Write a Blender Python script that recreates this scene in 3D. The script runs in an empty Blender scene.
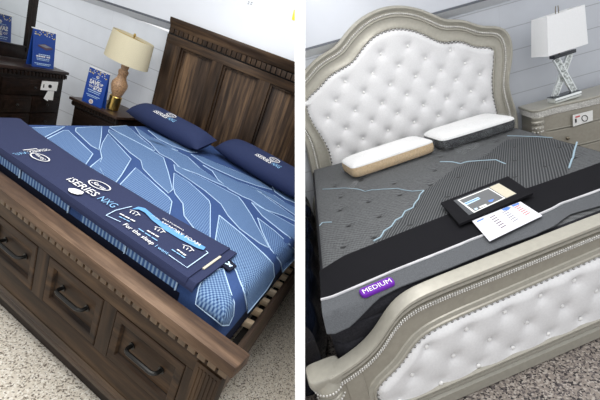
import bpy, bmesh, math, random
from mathutils import Vector, Matrix, Euler
random.seed(7)
S = bpy.context.scene
COL = S.collection
sin, cos, pi = math.sin, math.cos, math.pi

# ------------------------------------------------------------------ view
F, CX, CY = 340.0, 320.0, 200.0
PITCH = math.radians(19.4)
CAMZ = 1.6
sp, cp = sin(PITCH), cos(PITCH)
# camera-space (x right, y down, z forward) -> world
CV2W = Matrix(((1, 0, 0, 0), (0, -sp, cp, 0), (0, -cp, -sp, CAMZ), (0, 0, 0, 1)))
def pose(R, t):
    M = Matrix.Identity(4)
    for i in range(3):
        for j in range(3): M[i][j] = R[i][j]
        M[i][3] = t[i]
    return M
PL = pose([[0.907965357734407, 0.21662716163683246, 0.3587082128909233], [0.40061681509574565, -0.19767259743345456, -0.8946684926197263], [-0.12290271199925336, 0.9560325397522208, -0.26626435420113514]], [-0.4379176744227399, 1.0718602505497585, 1.4544594779800977])
PR = pose([[0.9671551789980639, -0.04121543919458437, -0.25082294015743556], [-0.24863019121676977, -0.3585873443770087, -0.8997767192299193], [-0.0528572393597648, 0.9325858695179989, -0.3570570097654189]], [1.1472728484911168, 0.8066137699382147, 1.7084610117687244])
BAY = {'L': CV2W @ PL, 'R': CV2W @ PR}
POSE = {'L': PL, 'R': PR}
YAWF = {'L': -0.20101550915432873, 'R': 0.1927077009417367}

def ray(h, u, v):
    P = POSE[h]; Rt = P.to_3x3().transposed()
    return Rt @ (-P.translation), Rt @ Vector(((u - CX) / F, (v - CY) / F, 1))
def spot(h, u, v, **k):
    """bay point on the plane x=, y= or z= met in direction (u, v)"""
    o, d = ray(h, u, v)
    (ax, val), = k.items(); i = 'xyz'.index(ax)
    return o + d * ((val - o[i]) / d[i])

# ------------------------------------------------------------------ mesh builder
class MB:
    def __init__(s): s.v = []; s.f = []; s.mi = []; s.cur = 0
    def add(s, vs, fs):
        b = len(s.v); s.v += [Vector(p) for p in vs]
        s.f += [tuple(b + i for i in f) for f in fs]; s.mi += [s.cur] * len(fs); return b
    def box(s, x0, x1, y0, y1, z0, z1, bev=0.0, M=None):
        bm = bmesh.new(); bmesh.ops.create_cube(bm, size=1)
        for v in bm.verts:
            v.co = Vector(((x0 + x1) / 2 + v.co.x * (x1 - x0), (y0 + y1) / 2 + v.co.y * (y1 - y0), (z0 + z1) / 2 + v.co.z * (z1 - z0)))
        if bev > 0: bmesh.ops.bevel(bm, geom=bm.edges[:], offset=bev, segments=2, profile=.6, affect='EDGES')
        bm.verts.index_update()
        s.add([(M @ v.co if M else v.co.copy()) for v in bm.verts], [[v.index for v in f.verts] for f in bm.faces]); bm.free()
    def prism(s, poly, lift, cap=True):
        """poly: list of Vector (3D), lift: Vector"""
        n = len(poly); L = Vector(lift)
        vs = [Vector(p) for p in poly] + [Vector(p) + L for p in poly]
        fs = [(i, (i + 1) % n, n + (i + 1) % n, n + i) for i in range(n)]
        if cap: fs += [tuple(range(n - 1, -1, -1)), tuple(range(n, 2 * n))]
        s.add(vs, fs)
    def loft(s, rings, closed=True, caps=False):
        n = len(rings[0]); vs = [p for r in rings for p in r]; fs = []
        for k in range(len(rings) - 1):
            for i in range(n if closed else n - 1):
                j = (i + 1) % n
                fs.append((k * n + i, k * n + j, (k + 1) * n + j, (k + 1) * n + i))
        if caps: fs += [tuple(range(n - 1, -1, -1)), tuple(range((len(rings) - 1) * n, len(rings) * n))]
        s.add(vs, fs)
    def tube(s, path, r, seg=8, caps=True, flat=1.0, up=None):
        path = [Vector(p) for p in path]; rings = []
        for i, p in enumerate(path):
            a = path[max(i - 1, 0)]; b = path[min(i + 1, len(path) - 1)]
            t = (b - a).normalized()
            u = Vector(up) if up else (Vector((0, 0, 1)) if abs(t.z) < .9 else Vector((1, 0, 0)))
            w = t.cross(u).normalized(); u2 = w.cross(t).normalized()
            rr = r[i] if isinstance(r, (list, tuple)) else r
            rings.append([p + (w * cos(2 * pi * k / seg) + u2 * (sin(2 * pi * k / seg) * flat)) * rr for k in range(seg)])
        s.loft(rings, True, caps)
    def lathe(s, prof, c, seg=24, sx=1, sy=1, twist=None, caps=True):
        rings = []
        for k, (r, z) in enumerate(prof):
            rings.append([Vector((c[0] + r * sx * cos(2 * pi * i / seg), c[1] + r * sy * sin(2 * pi * i / seg), c[2] + z)) for i in range(seg)])
        s.loft(rings, True, caps)
    def ball(s, c, r, seg=8, rings=5, sc=(1, 1, 1)):
        pr = [(max(1e-4, sin(pi * k / rings)), -cos(pi * k / rings)) for k in range(rings + 1)]
        rg = [[Vector((c[0] + r * sc[0] * a * cos(2 * pi * i / seg), c[1] + r * sc[1] * a * sin(2 * pi * i / seg), c[2] + r * sc[2] * z)) for i in range(seg)] for a, z in pr]
        s.loft(rg, True, True)
    def grid(s, fn, nu, nv, u0=0, u1=1, v0=0, v1=1, wrap=False):
        vs = [fn(u0 + (u1 - u0) * i / nu, v0 + (v1 - v0) * j / nv) for j in range(nv + 1) for i in range(nu + 1)]
        fs = [(j * (nu + 1) + i, j * (nu + 1) + i + 1, (j + 1) * (nu + 1) + i + 1, (j + 1) * (nu + 1) + i) for j in range(nv) for i in range(nu)]
        s.add(vs, fs)
    def build(s, name, mats, parent=None, off=(0, 0, 0), smooth=35, bay=None, loc=None, yaw=0, weld=False):
        me = bpy.data.meshes.new(name)
        o = Vector(off)
        me.from_pydata([p - o for p in s.v], [], s.f); me.update()
        bm = bmesh.new(); bm.from_mesh(me)
        if weld: bmesh.ops.remove_doubles(bm, verts=bm.verts[:], dist=1e-5)
        bmesh.ops.recalc_face_normals(bm, faces=bm.faces[:]); bm.to_mesh(me); bm.free()
        for m in (mats if isinstance(mats, (list, tuple)) else [mats]): me.materials.append(m)
        if not weld:
            for p, i in zip(me.polygons, s.mi): p.material_index = i
        if smooth:
            for p in me.polygons: p.use_smooth = True
            me.set_sharp_from_angle(angle=math.radians(smooth))
        ob = bpy.data.objects.new(name, me); COL.objects.link(ob)
        if parent: ob.parent = parent
        elif bay: ob.matrix_world = place(bay, loc or off, yaw)
        return ob

def place(bay, loc, yaw=0):
    return BAY[bay] @ Matrix.Translation(Vector(loc)) @ Matrix.Rotation(yaw, 4, 'Z')
def tag(o, label=None, cat=None, group=None, kind=None):
    if label: o['label'] = label
    if cat: o['category'] = cat
    if group: o['group'] = group
    if kind: o['kind'] = kind
    return o
def thing(name, label, cat, bay, loc, yaw=0, group=None):
    o = bpy.data.objects.new(name, None); COL.objects.link(o); o.empty_display_size = .05
    o.matrix_world = place(bay, loc, yaw)
    return tag(o, label, cat, group)

_tc = {}
def glyphs(s, bold=0.0, shear=0.0):
    key = (s, bold, shear)
    if key not in _tc:
        cu = bpy.data.curves.new('t', 'FONT'); cu.body = s; cu.size = 1; cu.offset = bold; cu.shear = shear; cu.resolution_u = 2
        ob = bpy.data.objects.new('t', cu); COL.objects.link(ob)
        dg = bpy.context.evaluated_depsgraph_get(); me = bpy.data.meshes.new_from_object(ob.evaluated_get(dg))
        vs = [v.co.copy() for v in me.vertices]; fs = [tuple(p.vertices) for p in me.polygons]
        bpy.data.objects.remove(ob); bpy.data.curves.remove(cu); bpy.data.meshes.remove(me)
        x0 = min(v.x for v in vs); x1 = max(v.x for v in vs)
        _tc[key] = ([Vector((v.x - x0, v.y, 0)) for v in vs], fs, x1 - x0)
    return _tc[key]
def text(mb, s, p0, p1, up, h, lift=0.0015, bold=0.0, shear=0.0):
    """flat lettering from p0 to p1 (baseline), cap height h along up"""
    vs, fs, w = glyphs(s, bold, shear)
    p0 = Vector(p0); p1 = Vector(p1); ex = (p1 - p0) / w; up = Vector(up); up = (up - ex * (up.dot(ex) / ex.dot(ex))).normalized()
    n = ex.cross(up).normalized()
    mb.add([p0 + ex * v.x + up * (v.y * h / .7) + n * lift for v in vs], fs)
def ribbon(mb, pts, w, n, lift=0.0015, closed=False):
    """flat strip along pts on a surface of normal n"""
    pts = [Vector(p) for p in pts]; n = Vector(n).normalized(); a = []; b = []
    N = len(pts)
    for i, p in enumerate(pts):
        q0 = pts[(i - 1) % N] if (closed or i > 0) else p; q1 = pts[(i + 1) % N] if (closed or i < N - 1) else p
        t = (q1 - q0).normalized(); s = n.cross(t).normalized() * (w / 2)
        a.append(p + s + n * lift); b.append(p - s + n * lift)
    m = N if closed else N - 1
    mb.add(a + b, [(i, (i + 1) % N, N + (i + 1) % N, N + i) for i in range(m)])

# ------------------------------------------------------------------ materials
def newmat(name):
    m = bpy.data.materials.new(name); m.use_nodes = True
    return m, m.node_tree, m.node_tree.nodes['Principled BSDF']
def N(nt, t, **k):
    n = nt.nodes.new(t)
    for a, b in k.items(): setattr(n, a, b)
    return n
def coords(nt, scale=(1, 1, 1), rot=(0, 0, 0)):
    tc = N(nt, 'ShaderNodeTexCoord'); mp = N(nt, 'ShaderNodeMapping')
    mp.inputs['Scale'].default_value = scale; mp.inputs['Rotation'].default_value = rot
    nt.links.new(tc.outputs['Object'], mp.inputs['Vector']); return mp.outputs['Vector']
def ramp(nt, fac, stops):
    r = N(nt, 'ShaderNodeValToRGB'); e = r.color_ramp.elements
    while len(e) < len(stops): e.new(.5)
    for k, (p, c) in zip(e, stops): k.position = p; k.color = (*c, 1)
    nt.links.new(fac, r.inputs[0]); return r.outputs[0]
def noise(nt, vec, scale, detail=3, rough=.5):
    n = N(nt, 'ShaderNodeTexNoise'); n.inputs['Scale'].default_value = scale; n.inputs['Detail'].default_value = detail; n.inputs['Roughness'].default_value = rough
    nt.links.new(vec, n.inputs['Vector']); return n.outputs['Fac']
def mth(nt, op, a, b=None, c=None):
    n = N(nt, 'ShaderNodeMath', operation=op)
    for i, x in enumerate((a, b, c)):
        if x is None: continue
        if isinstance(x, (int, float)): n.inputs[i].default_value = x
        else: nt.links.new(x, n.inputs[i])
    return n.outputs[0]
def bump(nt, b, h, strength=.3, dist=.01):
    n = N(nt, 'ShaderNodeBump'); n.inputs['Strength'].default_value = strength; n.inputs['Distance'].default_value = dist
    nt.links.new(h, n.inputs['Height']); nt.links.new(n.outputs[0], b.inputs['Normal'])
def plain(name, col, rough=.5, metal=0.0, spec=.5, nz=None, coat=0):
    m, nt, b = newmat(name); b.inputs['Base Color'].default_value = (*col, 1); b.inputs['Roughness'].default_value = rough
    b.inputs['Metallic'].default_value = metal; b.inputs['Specular IOR Level'].default_value = spec
    if coat: b.inputs['Coat Weight'].default_value = coat
    v = coords(nt)
    sc, st = nz or (60, .04)
    f = noise(nt, v, sc, 3); c = ramp(nt, f, [(.3, tuple(x * (1 - st) for x in col)), (.7, tuple(min(1, x * (1 + st)) for x in col))])
    nt.links.new(c, b.inputs['Base Color'])
    return m
def wood(name, cols, axis='x', scale=1.0, rough=.42, streak=14, spec=.4):
    m, nt, b = newmat(name)
    s = {'x': (1.2, streak, streak), 'y': (streak, 1.2, streak), 'z': (streak, streak, 1.2)}[axis]
    v = coords(nt, tuple(q * scale for q in s))
    f = noise(nt, v, 1.6, 7, .62)
    s2 = {'x': (.35, 5, 5), 'y': (5, .35, 5), 'z': (5, 5, .35)}[axis]
    g = noise(nt, coords(nt, tuple(q * scale for q in s2)), 1.3, 2)
    h = mth(nt, 'ADD', mth(nt, 'MULTIPLY', f, .68), mth(nt, 'MULTIPLY', g, .32))
    c = ramp(nt, h, [(.36, cols[0]), (.5, cols[1]), (.66, cols[2])])
    nt.links.new(c, b.inputs['Base Color']); b.inputs['Roughness'].default_value = rough; b.inputs['Specular IOR Level'].default_value = spec
    bump(nt, b, f, .12, .004); return m
def dots(name, lo, hi, per, ang=0, rough=.85, stripes=False, th=.25, soft=.35, grain=0):
    """knitted cloth: small light dots (or stripes) on a darker ground"""
    m, nt, b = newmat(name)
    v = coords(nt, (2 * pi / per[0], 2 * pi / per[1], 1), (0, 0, ang)); sx = N(nt, 'ShaderNodeSeparateXYZ'); nt.links.new(v, sx.inputs[0])
    a = mth(nt, 'SINE', sx.outputs[0])
    w = a if stripes else mth(nt, 'MULTIPLY', a, mth(nt, 'SINE', sx.outputs[1]))
    w5 = mth(nt, 'MULTIPLY_ADD', w, .5, .5)
    if grain: w5 = mth(nt, 'ADD', w5, mth(nt, 'MULTIPLY', mth(nt, 'SUBTRACT', noise(nt, coords(nt), 75, 4, .7), .5), grain))
    c = ramp(nt, w5, [(.5 + th - soft, lo), (min(1, .5 + th + .05), hi)])
    nt.links.new(c, b.inputs['Base Color']); b.inputs['Roughness'].default_value = rough; b.inputs['Specular IOR Level'].default_value = .25
    bump(nt, b, w, .25, .002); return m
def cloth(name, col, var=.12, sc=220, rough=.85, bmp=.15, fold=0, sheen=0):
    m, nt, b = newmat(name); v = coords(nt)
    f = noise(nt, v, sc, 2)
    c = ramp(nt, f, [(.3, tuple(x * (1 - var) for x in col)), (.7, tuple(min(1, x * (1 + var)) for x in col))])
    nt.links.new(c, b.inputs['Base Color']); b.inputs['Roughness'].default_value = rough; b.inputs['Specular IOR Level'].default_value = .2
    if sheen: b.inputs['Sheen Weight'].default_value = sheen
    h = f
    if fold: h = mth(nt, 'ADD', mth(nt, 'MULTIPLY', f, .2), mth(nt, 'MULTIPLY', noise(nt, v, fold, 3), 1.0))
    bump(nt, b, h, bmp, .01 if fold else .002); return m
def block_wall(name, col, z1, pitch, length, line=.82, lean=0.0):
    """painted block wall: fine course joints and faint upright joints"""
    m, nt, b = newmat(name)
    tc = N(nt, 'ShaderNodeTexCoord'); sx = N(nt, 'ShaderNodeSeparateXYZ'); nt.links.new(tc.outputs['Object'], sx.inputs[0])
    zz = mth(nt, 'DIVIDE', mth(nt, 'SUBTRACT', sx.outputs[2], z1), pitch)
    row = mth(nt, 'FLOOR', zz); fr = mth(nt, 'FRACT', zz)
    d = mth(nt, 'MULTIPLY', mth(nt, 'MINIMUM', fr, mth(nt, 'SUBTRACT', 1.0, fr)), pitch)
    ln = mth(nt, 'LESS_THAN', d, .0035)
    xx = mth(nt, 'ADD', mth(nt, 'DIVIDE', sx.outputs[0], length), mth(nt, 'MULTIPLY', mth(nt, 'MODULO', row, 2.0), .5))
    fx = mth(nt, 'FRACT', xx); dx = mth(nt, 'MULTIPLY', mth(nt, 'MINIMUM', fx, mth(nt, 'SUBTRACT', 1.0, fx)), length)
    ux = mth(nt, 'MULTIPLY', mth(nt, 'LESS_THAN', dx, .003), .16)
    j = mth(nt, 'MAXIMUM', ln, ux)
    f = noise(nt, tc.outputs['Object'], 7, 4); f2 = noise(nt, tc.outputs['Object'], 90, 3)
    base = ramp(nt, f, [(.3, tuple(x * .97 for x in col)), (.7, tuple(min(1, x * 1.02) for x in col))])
    mx = N(nt, 'ShaderNodeMix', data_type='RGBA'); nt.links.new(j, mx.inputs['Factor']); nt.links.new(base, mx.inputs[6]); mx.inputs[7].default_value = (*[x * line * .8 for x in col], 1)
    nt.links.new(mx.outputs[2], b.inputs['Base Color']); b.inputs['Roughness'].default_value = .6; b.inputs['Specular IOR Level'].default_value = .3
    h = mth(nt, 'SUBTRACT', mth(nt, 'MULTIPLY', f2, .15), j); bump(nt, b, h, .35, .004); return m
def speckle(name, base, dark, mid, light, scale=110, amt=.5, rough=.35):
    m, nt, b = newmat(name); v = coords(nt)
    w = N(nt, 'ShaderNodeTexVoronoi'); w.inputs['Scale'].default_value = scale; nt.links.new(v, w.inputs['Vector'])
    sp_ = N(nt, 'ShaderNodeSeparateColor'); nt.links.new(w.outputs['Color'], sp_.inputs[0])
    r = N(nt, 'ShaderNodeValToRGB'); r.color_ramp.interpolation = 'CONSTANT'; e = r.color_ramp.elements
    st = [(0, dark), (.16 * amt * 2, mid), (.34 * amt * 2, base), (.72, light), (.9, base)]
    while len(e) < len(st): e.new(.5)
    for k, (p, c) in zip(e, st): k.position = p; k.color = (*c, 1)
    nt.links.new(sp_.outputs[0], r.inputs[0])
    nt.links.new(r.outputs[0], b.inputs['Base Color']); b.inputs['Roughness'].default_value = rough; b.inputs['Specular IOR Level'].default_value = .4
    return m
def film(name, tint=(1, 1, 1), amt=.22, rough=.18, sc=18):
    m = bpy.data.materials.new(name); m.use_nodes = True; nt = m.node_tree; nt.nodes.clear()
    out = N(nt, 'ShaderNodeOutputMaterial'); mx = N(nt, 'ShaderNodeMixShader'); tr = N(nt, 'ShaderNodeBsdfTransparent'); gl = N(nt, 'ShaderNodeBsdfPrincipled')
    gl.inputs['Base Color'].default_value = (*tint, 1); gl.inputs['Roughness'].default_value = rough; gl.inputs['Specular IOR Level'].default_value = .8
    v = coords(nt); f = noise(nt, v, sc, 4, .6)
    bp = N(nt, 'ShaderNodeBump'); bp.inputs['Strength'].default_value = .9; bp.inputs['Distance'].default_value = .03
    nt.links.new(f, bp.inputs['Height']); nt.links.new(bp.outputs[0], gl.inputs['Normal'])
    fac = mth(nt, 'MULTIPLY', mth(nt, 'POWER', f, 1.6), amt * 3); nt.links.new(fac, mx.inputs[0])
    nt.links.new(tr.outputs[0], mx.inputs[1]); nt.links.new(gl.outputs[0], mx.inputs[2]); nt.links.new(mx.outputs[0], out.inputs[0]); return m

WD = [(.011, .006, .0035), (.038, .0215, .0115), (.096, .056, .029)]
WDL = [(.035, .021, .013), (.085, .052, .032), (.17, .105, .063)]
m_bedx = wood('dark oak along x', WD, 'x', 1, .5, 14, .22)
m_bedz = wood('dark oak upright', WD, 'z', 1, .5, 14, .22)
m_panel = wood('dark oak panel boards', [(.016, .010, .007), (.06, .037, .023), (.19, .115, .062)], 'z', 1.0, .5, 20, .25)
m_cap = wood('worn oak top sheen', [(.028, .015, .009), (.09, .052, .030), (.21, .132, .083)], 'x', 1.0, .5, 12, .25)  # lighter tone puts the top's sheen into the colour, along with wear
m_drawer = wood('oak drawer front', [(.010, .0052, .003), (.041, .0225, .0115), (.108, .060, .029)], 'x', 1, .5, 14, .22)
m_gap = plain('dark gap', (.006, .004, .003), .8)
m_dent = wood('oak dentil', [(.06, .037, .02), (.11, .07, .04), (.16, .105, .06)], 'z', 2, .45)
m_bronze = plain('dark bronze pull', (.035, .035, .034), .32, .85)
m_slat = wood('pale pine slat', [(.80, .58, .36), (.86, .66, .44), (.90, .74, .54)], 'x', 1, .6)
m_brown = wood('espresso wood', [(.004, .002, .0015), (.011, .006, .004), (.026, .014, .010)], 'x', 1, .42, 14, .22)
m_navy = cloth('navy mattress border', (.006, .008, .022), .1, 150)
m_gloss = wood('polished oak bead', WD, 'x', 1, .3, 14, .4)
m_ground = cloth('blue knit channel', (.034, .070, .19), .08, 160)
m_quilt = dots('light blue knit', (.045, .095, .23), (.165, .265, .42), (.016, .024), .35)
m_quilt2 = dots('pale blue knit', (.055, .115, .245), (.15, .235, .385), (.009, .011), .2)
m_dots = dots('dotted blue knit', (.032, .075, .19), (.19, .30, .46), (.017, .017), .1, .85, soft=.5)
m_strp = dots('ribbed blue knit', (.05, .11, .27), (.24, .37, .55), (.022, .02), .12, stripes=True)
m_pipe = cloth('ice blue piping', (.46, .62, .80), .05)
m_pipr = cloth('pale blue seam', (.34, .46, .54), .1)
m_runner = cloth('navy runner cloth', (.024, .031, .076), .07, 200, .85, .2, 6)
m_pill = cloth('navy pillow cloth', (.020, .030, .082), .07, 200, .8, .5, 9)
m_white = plain('white print', (.74, .74, .74), .7)
m_ice = plain('ice blue print', (.22, .45, .72), .7)
m_sky = plain('sky blue print', (.10, .29, .60), .8)
m_pale = plain('pale print', (.55, .74, .93), .6)
m_card = plain('white card', (.82, .82, .80), .5)
m_blue = plain('royal blue card', (.010, .055, .30), .4)
m_yel = plain('yellow card', (.85, .66, .03), .5)
m_orange = plain('orange print', (.75, .28, .10), .6)
m_tan = plain('pale tan print', (.62, .45, .33), .6)
m_plum = plain('grey plum print', (.09, .05, .08), .6)
m_black = plain('black print', (.01, .01, .012), .5)
m_shade = cloth('cream lampshade linen', (.64, .58, .41), .04, 160)
m_gold = plain('brushed brass', (.58, .40, .12), .28, 1.0)
m_stone = plain('tan crackle', (.40, .24, .13), .42, nz=(75, .45))
m_mirror = plain('mirror glass', (.85, .87, .86), .02, 1.0, nz=(1, .001))
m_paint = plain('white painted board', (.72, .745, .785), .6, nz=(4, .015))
m_under = plain('soffit underside shade', (.60, .62, .65), .6)  # shade under the left soffit is put into this greyer colour
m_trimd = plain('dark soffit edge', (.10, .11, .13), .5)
m_part = plain('white gutter paint', (.97, .97, .97), .8, nz=(3, .002))
m_wallL = block_wall('painted block wall', (.72, .75, .79), 1.3588, .2113, 1.02)
m_wallR = block_wall('painted block wall grey', (.53, .555, .60), 1.4878, .2127, 1.1)
m_paintR = plain('grey painted board', (.545, .57, .62), .6, nz=(4, .015))
m_floorL = speckle('cream flake floor', (.68, .62, .525), (.17, .14, .11), (.42, .37, .30), (.82, .78, .70), 180, .34)
m_floorR = speckle('grey flake floor', (.26, .225, .20), (.03, .026, .028), (.11, .095, .095), (.42, .38, .34), 130, .5)
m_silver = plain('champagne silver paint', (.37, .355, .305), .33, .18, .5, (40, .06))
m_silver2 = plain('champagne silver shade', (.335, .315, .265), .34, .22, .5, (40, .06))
m_bead = plain('silver beads', (.66, .65, .62), .28, .45, nz=(120, .35))
m_nail = plain('nickel nail heads', (.36, .36, .35), .25, .9)
m_vel = cloth('white velvet', (.69, .69, .70), .035, 90, .75, .1, 0, .25)
m_but = plain('satin button', (.80, .80, .79), .3)
m_matg = dots('charcoal heather knit', (.045, .047, .05), (.125, .13, .135), (.012, .034), -.7, .85, soft=.75, grain=1.6)
m_matd = dots('charcoal rib knit', (.032, .034, .037), (.105, .11, .115), (.0125, .02), .75, stripes=True, grain=.7)
m_mside = cloth('black mattress side', (.018, .018, .023), .3, 120)
m_tuft = plain('dark tuft', (.02, .02, .022), .8)
m_cover = cloth('black foot cover', (.005, .005, .007), .1, 150, .95, .2, 5)
m_band = cloth('grey canvas band', (.085, .09, .098), .2, 240, .85)
m_cord = cloth('pale grey piping', (.50, .50, .52), .05)
m_purp = plain('purple rubber', (.12, .016, .30), .7, 0, .2)
m_wpil = cloth('white pillow cloth', (.74, .74, .74), .03, 90, .8, .3, 12)
m_tang = cloth('tan gusset', (.55, .41, .25), .12, 60, .8, .2)
m_chg = cloth('charcoal gusset', (.03, .032, .036), .2, 60, .8, .2)
m_film = film('clear plastic bag', (.75, .78, .8), .055, .12, 13)
m_film2 = film('plastic flap', (.8, .82, .85), .16, .3, 10)
m_dkfilm = plain('navy plastic wrap', (.010, .014, .028), .22, nz=(9, .6), coat=.4)
m_wsh = cloth('white lampshade', (.86, .87, .88), .02, 120)
m_crys = plain('crushed crystal', (.45, .48, .47), .16, .55, nz=(55, .7))
m_chrome = plain('chrome', (.72, .73, .74), .08, 1.0)
m_mirg = plain('mirror tile', (.80, .84, .83), .22, .6)
m_bron2 = plain('antique nickel knob', (.22, .19, .14), .3, .9)
m_rough = plain('dark glass', (.03, .035, .045), .2)
m_cream = plain('cream print', (.55, .51, .40), .6)
m_gphoto = plain('grey photo print', (.13, .135, .14), .35)
m_lavp = plain('lavender white paper', (.68, .68, .74), .5)
m_red = plain('red print', (.62, .12, .12), .6)
m_pblue = plain('blue print', (.10, .22, .62), .6)
m_grey = plain('grey print', (.22, .22, .25), .6)

# ================================================================== SETTING
HALF = 5.0 / F * 1.4
def cvbox(name, mat, d0, d1, y0, y1, hw):
    mb = MB(); vs = []
    for z in (d0, d1):
        for y in (y0, y1):
            for s in (-1, 1): vs.append(CV2W @ Vector((-20 / F * z + s * hw, y, z)))
    mb.add(vs, [(0, 1, 3, 2), (4, 6, 7, 5), (0, 4, 5, 1), (2, 3, 7, 6), (0, 2, 6, 4), (1, 5, 7, 3)])
    return mb.build(name, mat, smooth=0)
w = cvbox('gutter_wall', m_part, 1.4, 6.0, -3.3, 2.6, HALF); tag(w, 'white gutter between the two bed displays, built as a partition end', 'wall', kind='structure')  # white gutter between the two views, given solid form as a partition

def slab(name, mat, bay, x0, x1, y0, y1, z0, z1, nx=1):
    mb = MB(); mb.box(x0, x1, y0, y1, z0, z1); o = mb.build(name, mat, bay=bay, loc=(0, 0, 0), smooth=0)
    o['kind'] = 'structure'; return o
slab('floor_left', m_floorL, 'L', -4.6, 3.2, -1.6, 2.5, -.06, 0)
slab('floor_right', m_floorR, 'R', -3.0, 3.6, -1.6, 2.6, -.06, 0)
slab('wall_back', m_wallL, 'L', -4.6, 3.2, 2.26, 2.38, 0, 1.56)
def soffit(name, bay, x0, x1, yW, zw, zf, yf, ztop, mat, mu, sl):
    """boxed-out upper wall: upright face, sloping underside, dark lower edge"""
    mb = MB(); x = [x0, x1]
    def row(y, z, k=0): return [Vector((a, y, z + sl * (a - x0))) for a in x]
    A = row(yf, ztop); B = row(yf, zf + .02); B2 = row(yf - .006, zf + .02); C = row(yf - .006, zf); C2 = row(yf, zf); Dd = row(yW, zw); E_ = row(yW + .1, zw); G = row(yW + .1, ztop)
    def q(a, b, i): mb.cur = i; mb.add([a[0], a[1], b[1], b[0]], [(0, 1, 2, 3)])
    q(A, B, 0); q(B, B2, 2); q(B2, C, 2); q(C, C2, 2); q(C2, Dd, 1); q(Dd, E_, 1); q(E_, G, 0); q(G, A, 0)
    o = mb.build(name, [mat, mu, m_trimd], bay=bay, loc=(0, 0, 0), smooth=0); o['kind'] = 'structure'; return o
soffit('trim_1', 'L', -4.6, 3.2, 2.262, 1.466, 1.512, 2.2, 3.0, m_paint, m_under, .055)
w = slab('wall_right_back', m_wallR, 'R', -3, 3.6, 2.27, 2.39, 0, 1.80)
w.matrix_world = BAY['R'] @ Matrix.Translation((0, 2.268, 0)) @ Matrix.Rotation(.0502, 4, 'Z') @ Matrix.Translation((0, -2.27, 0))
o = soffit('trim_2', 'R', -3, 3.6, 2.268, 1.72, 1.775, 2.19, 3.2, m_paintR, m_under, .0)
o.matrix_world = w.matrix_world.copy()

# ================================================================== LEFT: dark storage bed
BX = (-1.05, 0, 0)
bed = thing('storage_bed', 'dark brown wooden storage bed with panelled headboard and drawer footboard', 'bed', 'L', BX)
def PB(mb, name, mat, parent=None, smooth=35): return mb.build(name, mat, parent or bed, BX, smooth)
# headboard
YH = 2.15
mb = MB(); mb.box(-2.29, .17, YH + .040, YH + .065, .12, 1.53); 
hb = PB(mb, 'headboard', m_bedz)
pan = [(-2.125, -1.765), (-1.645, -1.255), (-1.13, -.74), (-.615, -.23)]
for x0, x1 in [(-2.30, -2.125), (-1.765, -1.645), (-1.255, -1.13), (-.74, -.615), (-.23, .18)]:
    mb = MB(); mb.box(x0, x1, YH - .010, YH + .042, .12, 1.47, .004)
    PB(mb, 'stile', m_bedz, hb)
mb = MB(); mb.box(-2.30, .18, YH - .012, YH + .042, 1.465, 1.545, .004); PB(mb, 'top_rail', m_bedx, hb)
for i, (x0, x1) in enumerate(pan):
    mb = MB(); mb.box(x0, x1, YH + .030, YH + .041, .12, 1.465)
    p = PB(mb, 'panel', m_panel, hb)
    mb = MB(); t = .022
    for a in ((x0, x0 + t, .12, 1.465), (x1 - t, x1, .12, 1.465)): mb.box(a[0], a[1], YH + .006, YH + .031, a[2], a[3], .006)
    mb.box(x0 + t, x1 - t, YH + .006, YH + .031, 1.443, 1.465, .006)
    PB(mb, 'panel_molding', m_bedz, hb)
mb = MB(); mb.box(-2.30, .18, YH + .0, YH + .06, 1.545, 1.64); PB(mb, 'frieze', m_gap, hb)
mb = MB(); x = -2.285
while x < .16: mb.box(x, x + .042, YH - .012, YH + .006, 1.56, 1.618, .003); x += .0535
PB(mb, 'dentil_molding', m_bedz, hb)
mb = MB()
prof = [(.06, 1.625), (-.012, 1.625), (-.018, 1.645), (-.026, 1.665), (-.038, 1.685), (-.042, 1.695), (-.042, 1.722), (.07, 1.722)]
def hz(x): return -.022 + .025 * (x + 2.3) / 1.3   # the crown lies a hair out of level
mb.loft([[Vector((xx, YH + a, b + hz(xx))) for a, b in prof] for xx in (-2.288, .21)], True, True)
PB(mb, 'crown_molding', m_bedx, hb)
for xx in (-2.30, .02):
    mb = MB(); mb.box(xx, xx + .16, YH + .005, YH + .058, 0, 1.54, .004); PB(mb, 'leg', m_bedz, hb)
# footboard, its own frame: s along, n depth
FBL = Matrix.Translation((0, 0, 0)) @ Matrix.Rotation(YAWF['L'], 4, 'Z')
def foot_obj(mb, name, mat, parent, root=False, smooth=35):
    o = mb.build(name, mat, parent, (0, 0, 0), smooth)
    return o
mb = MB(); mb.box(-1.01, 1.01, .05, .068, .05, .60)
fb = foot_obj(mb, 'footboard', m_gap, bed)
fb.matrix_basis = FBL
for z0, z1 in ((.478, .552), (.135, .243)):
    mb = MB(); mb.box(-1.012, 1.012, .03, .052, z0, z1, .003); foot_obj(mb, 'face_rail', m_bedx, fb)
for a, b in ((-1.012, -.835), (-.475, -.396), (-.034, .05), (.413, .489), (.862, 1.012)):
    mb = MB(); mb.box(a, b, .029, .052, .24, .48, .003); foot_obj(mb, 'face_stile', m_bedz, fb)
for sgn in (-1, 1):
    mb = MB(); s0 = .90 if sgn > 0 else -1.012
    mb.box(s0, s0 + .112, .022, .066, 0, .535, .003)
    for k in range(6): mb.box(s0 + .012 + k * .016, s0 + .021 + k * .016, .019, .024, .05, .52, .003)
    foot_obj(mb, 'leg', m_bedz, fb)
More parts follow.
